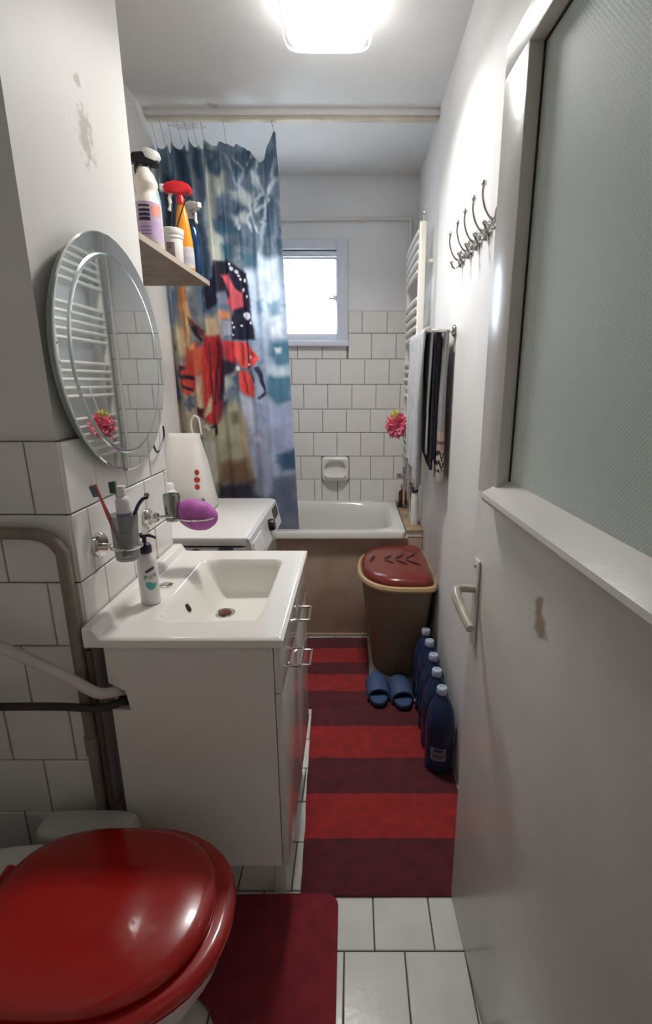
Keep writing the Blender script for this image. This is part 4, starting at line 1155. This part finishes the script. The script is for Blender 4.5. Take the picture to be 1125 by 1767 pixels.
obj('drain_plug', lathe([(0.019, 0.003), (0.019, 0.006), (0.004, 0.008)], -0.375, 1.318, zd, 20), mat('copper_brown_plug', (126, 78, 60), 0.3, metal=0.6), dr)
obj('tap_hole_cap', lathe([(0.018, 0.0005), (0.018, 0.003), (0.014, 0.005), (0.004, 0.005)], -0.507, 1.243, 0.85, 22), m_chrome, bs)
ox, oy = -0.438, 1.20
obj('overflow', xf(lathe([(0.012, -0.004), (0.012, 0.003), (0.009, 0.004)], seg=16, sy=0.7), (ox, oy, basin_z(ox, oy) + 0.001), ry=math.radians(62)), mat('dark_overflow', (44, 34, 28), 0.5), bs)

# ================================================================== washing machine
wm = thing('washing_machine', 'white front-loading washing machine between the vanity and the curtain', 'washing machine', (-0.63, 1.98, 0))
WX0_, WX1_, WY0_, WY1_ = -0.885, -0.372, 1.665, 2.285
m_wm = mat('white_appliance', (224, 221, 218), 0.25, coat=0.2)
obj('housing', box(WX0_, WX1_, WY0_ + 0.004, WY1_ - 0.004, 0.02, 0.815, 0.008), m_wm, wm)
obj('top', box(WX0_, WX1_ - 0.008, WY0_, WY1_, 0.818, 0.85, 0.006), m_wm, wm)
m_panel = mat('pale_control_panel', (206, 204, 206), 0.2)
cp = loft([[(WX1_ - 0.01, y, 0.848), (WX1_ + 0.004, y, 0.842), (WX1_ + 0.028, y, 0.735), (WX1_ + 0.020, y, 0.728), (WX1_ - 0.01, y, 0.728)] for y in (WY0_ + 0.004, WY1_ - 0.004)])
panel = obj('control_panel', cp, m_panel, wm, smooth=False)
def on_panel(f): return WX1_ + 0.004 + 0.024 * f + 0.0015, 0.842 - 0.107 * f
x0, z0 = on_panel(0.12); x1, z1 = on_panel(0.55)
obj('display', loft([[(x0, y, z0), (x1, y, z1), (x1 - 0.004, y, z1), (x0 - 0.004, y, z0)] for y in (2.14, 2.255)]), m_black, panel, smooth=False)
xk, zk = on_panel(0.45)
obj('program_knob', xf(lathe([(0.026, 0), (0.026, 0.012), (0.022, 0.022), (0.004, 0.022)], seg=24), (xk, 2.02, zk), ry=math.radians(90 - 12)), m_black, panel)
x0, z0 = on_panel(0.2); x1, z1 = on_panel(0.8)
obj('detergent_drawer', loft([[(x0 + 0.002, y, z0), (x1 + 0.002, y, z1), (x1 - 0.004, y, z1), (x0 - 0.004, y, z0)] for y in (1.69, 1.86)]), m_wm, panel, smooth=False)
dd = lambda r, h, z=0.45: [(WX1_ + h, 1.975 + r * math.cos(2 * PI * k / 40), z + r * math.sin(2 * PI * k / 40)) for k in range(40)]
ring = obj('porthole_ring', loft([dd(0.20, 0.0), dd(0.20, 0.035), dd(0.185, 0.05), dd(0.155, 0.05), dd(0.145, 0.035)], False, False), m_black, wm)
obj('porthole_glass', loft([dd(0.147, 0.035), dd(0.10, 0.048), dd(0.02, 0.052)], False, True), mat('dark_porthole_glass', (24, 24, 28), 0.08), ring)
for x in (WX0_ + 0.05, WX1_ - 0.05):
    for y in (WY0_ + 0.05, WY1_ - 0.05):
        obj('foot', lathe([(0.02, 0), (0.02, 0.012), (0.012, 0.022)], x, y, 0, 14), m_black, wm)
obj('side_seam', box(WX0_ + 0.01, WX1_ - 0.02, WY0_ - 0.0, WY0_ + 0.006, 0.8155, 0.8185), m_dark, wm, smooth=False)
obj('rear_screw', lathe([(0.006, 0), (0.006, 0.002), (0.003, 0.003)], -0.62, 2.18, 0.85, 12), m_black, wm)
blk = thing('black_charger', 'small black plug box hanging on the washing machine side behind the basin', 'plug box', (-0.45, 1.64, 0.79))
obj('box', box(-0.475, -0.425, 1.635, 1.664, 0.775, 0.815, 0.003), m_black, blk)
obj('cable', tube(smooth_path([(-0.475, 1.648, 0.79), (-0.52, 1.648, 0.80), (-0.56, 1.65, 0.81), (-0.62, 1.655, 0.78)], 4), 0.003, 6), m_black, blk)

# ---- white detergent bag and a small white jug on the washing machine
m_bag = mat('white_plastic_film', (222, 217, 212), 0.35, sss=0.0, bump=0.25, bscale=14)
bag = thing('detergent_bag', 'tall white detergent bag with a loop handle and small red print on the washer', 'bag', (-0.69, 2.10, 0.85))
def bagr(z, x0, x1, y0, y1, n=3.5): return sup((x0 + x1) / 2, (y0 + y1) / 2, (x1 - x0) / 2, (y1 - y0) / 2, z, n, 44)
obj('sack', loft([bagr(0.8505, -0.80, -0.605, 2.02, 2.18), bagr(0.862, -0.81, -0.597, 2.01, 2.19), bagr(0.95, -0.81, -0.615, 2.01, 2.19), bagr(1.05, -0.805, -0.632, 2.03, 2.18), bagr(1.12, -0.795, -0.645, 2.06, 2.15),
                  bagr(1.155, -0.79, -0.648, 2.085, 2.12), bagr(1.175, -0.788, -0.645, 2.098, 2.106, 8)]), m_bag, bag, angle=60)
obj('loop_handle', tube(smooth_path([(-0.678, 2.102, 1.165), (-0.682, 2.100, 1.215), (-0.668, 2.098, 1.245), (-0.648, 2.098, 1.235), (-0.642, 2.100, 1.17)], 6), 0.004, 8), m_plast, bag)
m_redp = mat('red_print', (196, 60, 52), 0.5)
for dz, w in ((0.03, 0.020), (0.0, 0.026), (-0.03, 0.022)):
    bm = new(); bmesh.ops.create_circle(bm, cap_ends=True, segments=14, radius=0.5)
    for v in bm.verts: v.co = Vector((-0.650 + v.co.x * w, 2.0225 + 0.0 * v.co.y - 0.010 + (0.99 + dz - 0.95) * 0.18, 0.99 + dz + v.co.y * 0.024))
    obj('red_mark', bm, m_redp, bag, smooth=False)
bm = new(); bmesh.ops.create_circle(bm, cap_ends=True, segments=12, radius=0.5)
for v in bm.verts: v.co = Vector((-0.628 + v.co.x * 0.014, 2.012, 0.905 + v.co.y * 0.014))
obj('round_mark', bm, mat('grey_print', (120, 116, 116), 0.5), bag, smooth=False)
jug = bottle('white_jug', 'small white plastic jug standing in front of the detergent bag on the washer', 'jug', (-0.735, 1.93, 0.85),
       [(0.035, 0), (0.040, 0.005), (0.040, 0.075), (0.034, 0.098), (0.020, 0.115), (0.016, 0.122)], m_plast, [(0.018, 0.12), (0.018, 0.142), (0.015, 0.145)], m_plast)

# ================================================================== wall shelf and what stands on it
sh = obj('wall_shelf', box(XL, -0.603, YS1 + 0.002, 2.24, 1.774, 1.792, 0.001), mat('grey_brown_wood', (152, 138, 124), 0.55, vary=0.25, vscale=14, col2=(120, 106, 94), bump=0.08, bscale=50), smooth=False)
tag(sh, 'grey-brown wooden shelf in the recess above the washing machine', 'shelf')
obj('edge_band', box(-0.603, -0.600, YS1 + 0.002, 2.24, 1.774, 1.792), mat('pale_edge_band', (178, 164, 148), 0.5), sh, smooth=False)
obj('screw_cover', lathe([(0.007, 0), (0.006, -0.002), (0.002, -0.003)], -0.85, 1.7, 1.774, 12), m_plast, sh)
zs_ = 1.792
def head_bm():
    side = [(-0.046, 0.030), (-0.050, 0.046), (-0.040, 0.058), (-0.015, 0.064), (0.012, 0.062), (0.030, 0.054), (0.040, 0.040), (0.036, 0.030), (0.010, 0.026), (-0.014, 0.028)]
    bm = loft([[(x * q + (1 - q) * -0.004, y, 0.044 + (z - 0.044) * q) for x, z in side] for y, q in ((-0.014, 0.82), (-0.011, 1.0), (0.011, 1.0), (0.014, 0.82))])
    return bm
def trigger(parent, z, m_head, m_noz, rz=0.0, s=1.0):
    """spray head: collar, body, nozzle and trigger, spraying along -x before turning"""
    h = obj('spray_head', xf(join(head_bm(), lathe([(0.0135, 0), (0.0135, 0.014), (0.011, 0.02), (0.011, 0.032)], seg=16)), (0, 0, z), rz=rz, sc=s), m_head, parent, local=True)
    obj('nozzle', xf(box(-0.062, -0.046, -0.010, 0.010, 0.034, 0.054, 0.003), (0, 0, z), rz=rz, sc=s), m_noz, h, local=True)
    obj('trigger', xf(tube(smooth_path([(-0.026, 0, 0.034), (-0.034, 0, 0.016), (-0.032, 0, -0.004), (-0.038, 0, -0.020)], 4), [0.0058] * 13, 8), (0, 0, z), rz=rz, sc=s), m_noz, h, local=True)
# bleach bottle
b = bottle('bleach_bottle', 'large white cleaner bottle with purple label, nearest on the wall shelf', 'bottle', (-0.655, 1.77, zs_),
    [(0.036, 0), (0.041, 0.005), (0.041, 0.125), (0.040, 0.138), (0.031, 0.160), (0.027, 0.170), (0.030, 0.180), (0.036, 0.192), (0.036, 0.199), (0.027, 0.222), (0.017, 0.236), (0.012, 0.242)], mat('cream_hdpe', (232, 224, 214), 0.4), None, None)
lab = obj('label', wrap(patch(0.098, 0.112, 16), 0, 0, 0.082, 0.0415, -PI / 2 + 0.35), mat('lilac_label', (176, 160, 196), 0.5, vary=0.15, vscale=50, col2=(206, 176, 196)), b, local=True)
m_ink = mat('label_dark_ink', (44, 40, 62), 0.5)
for dz, w, hh, dx in ((0.126, 0.036, 0.006, 0.0), (0.113, 0.036, 0.008, 0.0), (0.101, 0.036, 0.009, 0.0), (0.089, 0.036, 0.010, 0.0)):
    obj('label_print', wrap(patch(w, hh, 8), 0, 0, dz, 0.0419, -PI / 2 + 0.02), m_ink, lab, local=True)
for dz in (0.066, 0.056, 0.046):
    obj('label_print', wrap(patch(0.036, 0.003, 8), 0, 0, dz, 0.0419, -PI / 2 + 0.05), mat('label_purple_ink', (120, 104, 160), 0.5), lab, local=True)
obj('label_print', wrap(patch(0.034, 0.030, 8), 0, 0, 0.115, 0.0419, -PI / 2 + 1.0), mat('label_coral_ink', (226, 150, 130), 0.5), lab, local=True)
# tall spray behind it
b = bottle('spray_bottle', 'pale aqua spray bottle with black and white trigger, behind the white cleaner', 'spray bottle', (-0.705, 1.93, zs_),
    [(0.030, 0), (0.036, 0.004), (0.036, 0.20), (0.028, 0.245), (0.014, 0.275), (0.013, 0.28)], mat('aqua_plastic', (170, 206, 212), 0.3, trans=0.2))
trigger(b, 0.277, m_black, m_black, rz=0.4, s=1.05)
obj('pump_cover', xf(lathe([(0.002, -0.02), (0.016, -0.016), (0.021, 0), (0.016, 0.014), (0.002, 0.018)], seg=18, sx=1.6), (0.016, 0.004, 0.340), rz=0.4, ry=0.25), m_plast, b, local=True)
# small white tub with sticks
b = bottle('white_tub', 'small white tub holding three thin dark sticks, in the middle of the wall shelf', 'tub', (-0.645, 1.955, zs_),
    [(0.028, 0), (0.031, 0.003), (0.034, 0.085), (0.037, 0.087), (0.037, 0.092), (0.034, 0.093)], mat('white_tub_plastic', (230, 224, 220), 0.35))
obj('collar', lathe([(0.0375, 0.096), (0.040, 0.099), (0.040, 0.116), (0.037, 0.118), (0.037, 0.100)], seg=28, cap0=False, cap1=False), m_plast, b, local=True)
obj('liner', lathe([(0.037, 0.090), (0.0372, 0.112)], seg=28), m_plast, b, local=True)
obj('label', wrap(patch(0.030, 0.05, 6), 0, 0, 0.045, 0.0335, -PI / 2 + 0.0), mat('tub_label_photo', (150, 128, 122), 0.5, vary=0.7, vscale=60, col2=(40, 32, 40)), b, local=True)
for (x0, y0, x1, y1, L) in ((-0.022, 0.0, -0.045, 0.0, 0.175), (-0.004, 0.005, 0.004, 0.012, 0.205), (0.012, 0.0, 0.066, 0.004, 0.24)):
    obj('stick', tube([(x0, y0, 0.112), (x1, y1, L)], 0.0024, 6), mat('dark_stick', (52, 40, 36), 0.7), b, local=True)
# orange spray
b = bottle('spray_bottle', 'orange and yellow spray bottle with a red trigger head on the shelf', 'spray bottle', (-0.640, 2.065, zs_),
    [(0.030, 0), (0.035, 0.004), (0.035, 0.04), (0.033, 0.10), (0.026, 0.16), (0.019, 0.205), (0.013, 0.225), (0.012, 0.235)], mat('orange_plastic', (240, 150, 40), 0.3), sx=1.0, sy=0.7)
trigger(b, 0.232, mat('red_plastic', (204, 42, 50), 0.3), m_plast, rz=0.15, s=1.15)
obj('label', lathe([(0.0357, 0.012), (0.0357, 0.045), (0.0340, 0.085)], seg=28, sx=1.0, sy=0.7, cap0=False, cap1=False), mat('grey_blue_label', (158, 160, 180), 0.45, vary=0.3, vscale=40, col2=(214, 204, 190)), b, local=True)
# navy spray
b = bottle('spray_bottle', 'dark blue spray bottle with a pale trigger head at the far shelf end', 'spray bottle', (-0.640, 2.165, zs_),
    [(0.032, 0), (0.037, 0.004), (0.037, 0.12), (0.032, 0.165), (0.016, 0.20), (0.013, 0.212)], mat('navy_clear_plastic', (26, 62, 104), 0.14, trans=0.3), sx=1.0, sy=0.75)
trigger(b, 0.21, mat('pale_grey_plastic', (196, 198, 190), 0.35), m_plast, rz=2.6, s=0.95)

# ================================================================== round mirror
my, mz, mr = 1.25, 1.44, 0.27
mir = thing('mirror', 'large round frameless mirror with an etched inner circle above the washbasin', 'mirror', (-0.57, my, mz - mr))
def mring(r, x, n=96): return [(x, my + r * math.cos(2 * PI * k / n), mz + r * math.sin(2 * PI * k / n)) for k in range(n)]
m_mir = mat('mirror_silver', (232, 236, 234), 0.02, metal=1.0)
m_medge = mat('mirror_glass_edge', (150, 168, 162), 0.15)
obj('backing', loft([mring(mr - 0.01, -0.582), mring(mr - 0.01, -0.566)]), m_medge, mir)
obj('outer_glass', loft([mring(mr, -0.566), mring(mr, -0.5625), mring(mr - 0.002, -0.5615), mring(mr - 0.05, -0.5615)], False, True), m_mir, mir, angle=15)
obj('bevel', loft([mring(0.228, -0.5615), mring(0.224, -0.5590), mring(0.219, -0.5585)], False, False), mat('frosted_bevel', (190, 200, 196), 0.18, metal=1.0), mir, angle=5)
obj('inner_glass', loft([mring(0.2195, -0.5586), mring(0.2185, -0.5583)], True, True), m_mir, mir, angle=15)
cb = obj('mirror_cable', tube(smooth_path([(-0.572, 1.405, 1.24), (-0.572, 1.42, 1.20), (-0.574, 1.445, 1.185), (-0.574, 1.475, 1.20), (-0.574, 1.505, 1.225), (-0.576, 1.512, 1.255)], 5), 0.0028, 6), m_black)
tag(cb, 'short black cable bent on the wall below the round mirror', 'cable')

# ================================================================== toothbrush set on the wall
XT = XS + 0.0145
ty0, tz0 = 1.075, 1.023
th_ = thing('toothbrush_holder', 'chrome wall ring holder for the toothbrush glass above the basin', 'holder', (XT, ty0, tz0))
obj('rosette', disc_x(XT, ty0, tz0, 0.029, 0.012), m_chrome, th_)
obj('arm', tube(smooth_path([(XT, ty0, tz0), (XT + 0.02, ty0, tz0 - 0.002), (XT + 0.034, ty0, tz0 - 0.002)], 3), 0.0055, 10), m_chrome, th_)
gx_, gy_ = XT + 0.066, ty0
obj('ring', tube([(gx_ + 0.033 * math.cos(2 * PI * k / 32), gy_ + 0.033 * math.sin(2 * PI * k / 32), tz0 - 0.002) for k in range(32)], 0.0032, 8, closed=True), m_chrome, th_)
m_glass = mat('frosted_tumbler', (206, 208, 206), 0.25, trans=0.75, ior=1.2)
gl = obj('toothbrush_glass', lathe([(0.022, 0.0), (0.026, 0.003), (0.0305, 0.108), (0.0290, 0.108), (0.0245, 0.006), (0.002, 0.006)], gx_, gy_, 0.988, 30, cap1=True), m_glass)
tag(gl, 'frosted glass tumbler in the chrome ring holder on the tiled wall', 'glass')
def brush(label, base, top, m_h, m_b):
    t = thing('toothbrush', label, 'toothbrush', base, 'toothbrushes in the tumbler')
    p0, p1 = Vector(base), Vector(top)
    d = (p1 - p0)
    obj('handle', tube([p0, p0 + d * 0.3, p0 + d * 0.6, p0 + d * 0.8, p1], [0.0045, 0.0052, 0.0045, 0.003, 0.0035], 8), m_h, t)
    n_ = d.normalized()
    u = Vector((1, 0, 0)) - n_ * n_.x; u.normalize()
    w = n_.cross(u)
    c0 = p1 - n_ * 0.014
    bm = box(-0.005, 0.005, -0.0005, 0.013, -0.013, 0.013, 0.001)
    M = Matrix((w, -u, n_)).transposed().to_4x4(); M.translation = c0
    bm.transform(M)
    obj('bristles', bm, m_b, t)
brush('red and white toothbrush leaning to the left in the tumbler', (gx_ - 0.004, gy_ - 0.004, 0.997), (gx_ - 0.034, gy_ - 0.038, 1.172), mat('red_brush_handle', (190, 92, 84), 0.35), mat('grey_blue_bristles', (96, 104, 124), 0.7))
brush('green toothbrush standing behind the toothpaste in the tumbler', (gx_ - 0.006, gy_ + 0.006, 0.997), (gx_ - 0.020, gy_ + 0.020, 1.168), mat('green_brush_handle', (110, 140, 120), 0.35), mat('dark_green_bristles', (70, 92, 84), 0.7))
tp = thing('toothpaste_tube', 'white toothpaste tube standing cap up in the tumbler', 'toothpaste', (gx_, gy_, 0.997))
obj('tube', loft([[(gx_ + 0.002 + a * math.cos(2 * PI * k / 24) + 0.0 * z, gy_ + b * math.sin(2 * PI * k / 24), z) for k in range(24)] for a, b, z in ((0.012, 0.002, 0.997), (0.014, 0.010, 1.05), (0.0155, 0.0145, 1.10), (0.0155, 0.0155, 1.128), (0.012, 0.012, 1.136), (0.008, 0.008, 1.138))]), mat('toothpaste_white', (226, 222, 226), 0.35), tp)
obj('cap', lathe([(0.0095, 1.138), (0.0095, 1.158), (0.0085, 1.161)], gx_ + 0.002, gy_, 0, 18), m_plast, tp)
obj('printed_band', loft([[(gx_ + 0.002 + a * math.cos(2 * PI * k / 24), gy_ + b * math.sin(2 * PI * k / 24), z) for k in range(24)] for a, b, z in ((0.0146, 0.0108, 1.05), (0.0159, 0.0150, 1.10))], False, False), mat('lilac_print', (134, 128, 168), 0.4), tp)
rz_ = thing('razor', 'dark blue disposable razor leaning to the right in the tumbler', 'razor', (gx_ + 0.01, gy_, 0.997))
obj('handle', tube(smooth_path([(gx_ - 0.004, gy_ - 0.004, 0.998), (gx_ + 0.012, gy_ + 0.002, 1.06), (gx_ + 0.030, gy_ + 0.008, 1.11), (gx_ + 0.044, gy_ + 0.014, 1.13)], 4), 0.0042, 8), mat('navy_razor', (40, 48, 88), 0.35), rz_)
obj('head', xf(box(-0.005, 0.005, -0.018, 0.018, -0.004, 0.004, 0.002), (gx_ + 0.050, gy_ + 0.016, 1.134), rz=0.3), m_black, rz_)

# ---- soap holder with the purple sponge
sy_, sz_ = 1.345, 1.014
so = thing('soap_holder', 'chrome wall holder with an open ring next to the toothbrush glass', 'holder', (XT, sy_, sz_))
obj('rosette', disc_x(XT, sy_, sz_, 0.026, 0.012), m_chrome, so)
obj('knuckle', xf(lathe([(0.012, -0.012), (0.016, 0), (0.012, 0.012)], seg=16), (XT + 0.022, sy_, sz_), ry=PI / 2), m_chrome, so)
obj('arm', tube(smooth_path([(XT + 0.03, sy_, sz_), (XT + 0.055, sy_ + 0.01, sz_), (XT + 0.075, sy_ + 0.02, sz_ - 0.004)], 4), 0.005, 10), m_chrome, so)
ox_, oy_ = -0.462, 1.385
obj('ring', tube([(ox_ + 0.062 * math.cos(2 * PI * k / 40), oy_ + 0.038 * math.sin(2 * PI * k / 40), sz_ - 0.010) for k in range(40)], 0.0035, 8, closed=True), m_chrome, so)
obj('cup', lathe([(0.016, -0.03), (0.022, -0.026), (0.024, 0.045), (0.022, 0.050), (0.019, 0.04)], XT + 0.064, sy_ + 0.034, sz_ + 0.010, 24), mat('dull_chrome', (150, 154, 150), 0.2, metal=1.0), so)
bm = new(); bmesh.ops.create_icosphere(bm, subdivisions=4, radius=1.0)
for v in bm.verts:
    nz = noise.noise(v.co * 2.2) * 0.05
    v.co = Vector((-0.455 + v.co.x * 0.060 * (1 + nz), oy_ + v.co.y * 0.034 * (1 + nz), sz_ - 0.003 + (v.co.z * 0.046 + v.co.x * -0.008) * (1 + nz)))
pl = obj('bath_sponge', bm, mat('purple_foam', (200, 104, 190), 0.55, vary=0.2, vscale=30, bump=0.12, bscale=120))
tag(pl, 'purple oval bath sponge resting in the chrome holder above the basin', 'sponge')

# ---- pump bottle on the basin
pb = thing('soap_pump', 'white hand soap pump bottle with dark purple pump on the basin deck', 'soap bottle', (-0.505, 1.135, 0.850))
obj('body', lathe([(0.020, 0), (0.0235, 0.003), (0.0240, 0.02), (0.0245, 0.07), (0.0235, 0.108), (0.019, 0.124), (0.013, 0.132), (0.012, 0.135)], seg=30, sx=1.0, sy=0.8), mat('white_soap_bottle', (236, 232, 232), 0.25), pb, local=True, angle=60)
m_pump = mat('dark_purple_pump', (42, 34, 58), 0.35)
pm = obj('pump', lathe([(0.0145, 0.134), (0.0150, 0.137), (0.0150, 0.150), (0.011, 0.156), (0.005, 0.158), (0.005, 0.172), (0.009, 0.173), (0.009, 0.180), (0.006, 0.182)], seg=20), m_pump, pb, local=True)
obj('spout', tube(smooth_path([(-0.012, 0, 0.177), (0.0, 0, 0.179), (0.016, -0.002, 0.177), (0.030, -0.004, 0.172)], 4), [0.005] * 5 + [0.0045] * 4 + [0.0035] * 4, 8), m_pump, pm, local=True)
ang = -PI / 2 + 0.55
def onb(bm, dz): return wrap(bm, 0, 0, dz, 0.0249, ang, 1.0, 0.82)
b1 = patch(0.024, 0.006, 6); b1.transform(Matrix.Rotation(0.45, 4, 'Z'))
obj('label_bar', onb(b1, 0.094), mat('purple_label_bar', (74, 58, 92), 0.4), pb, local=True)
tb = text_bm('Pure', 0.017); tb.transform(Matrix.Rotation(0.25, 4, 'Z'))
obj('lettering', onb(tb, 0.077), mat('grey_lettering', (110, 104, 118), 0.4), pb, local=True, smooth=False)
bm = new()
top = [bm.verts.new((-0.013 + 0.026 * i / 10, 0.006 + 0.003 * math.sin(i * 0.6), 0)) for i in range(11)]
bot = [bm.verts.new((-0.013 + 0.026 * i / 10, -0.013 * math.sin(PI * i / 10) ** 0.6, 0)) for i in range(11)]
for i in range(10):
    bm.faces.new((bot[i], bot[i + 1], top[i + 1], top[i]))
obj('label_wave', onb(bm, 0.055), mat('teal_label', (86, 182, 172), 0.4), pb, local=True)
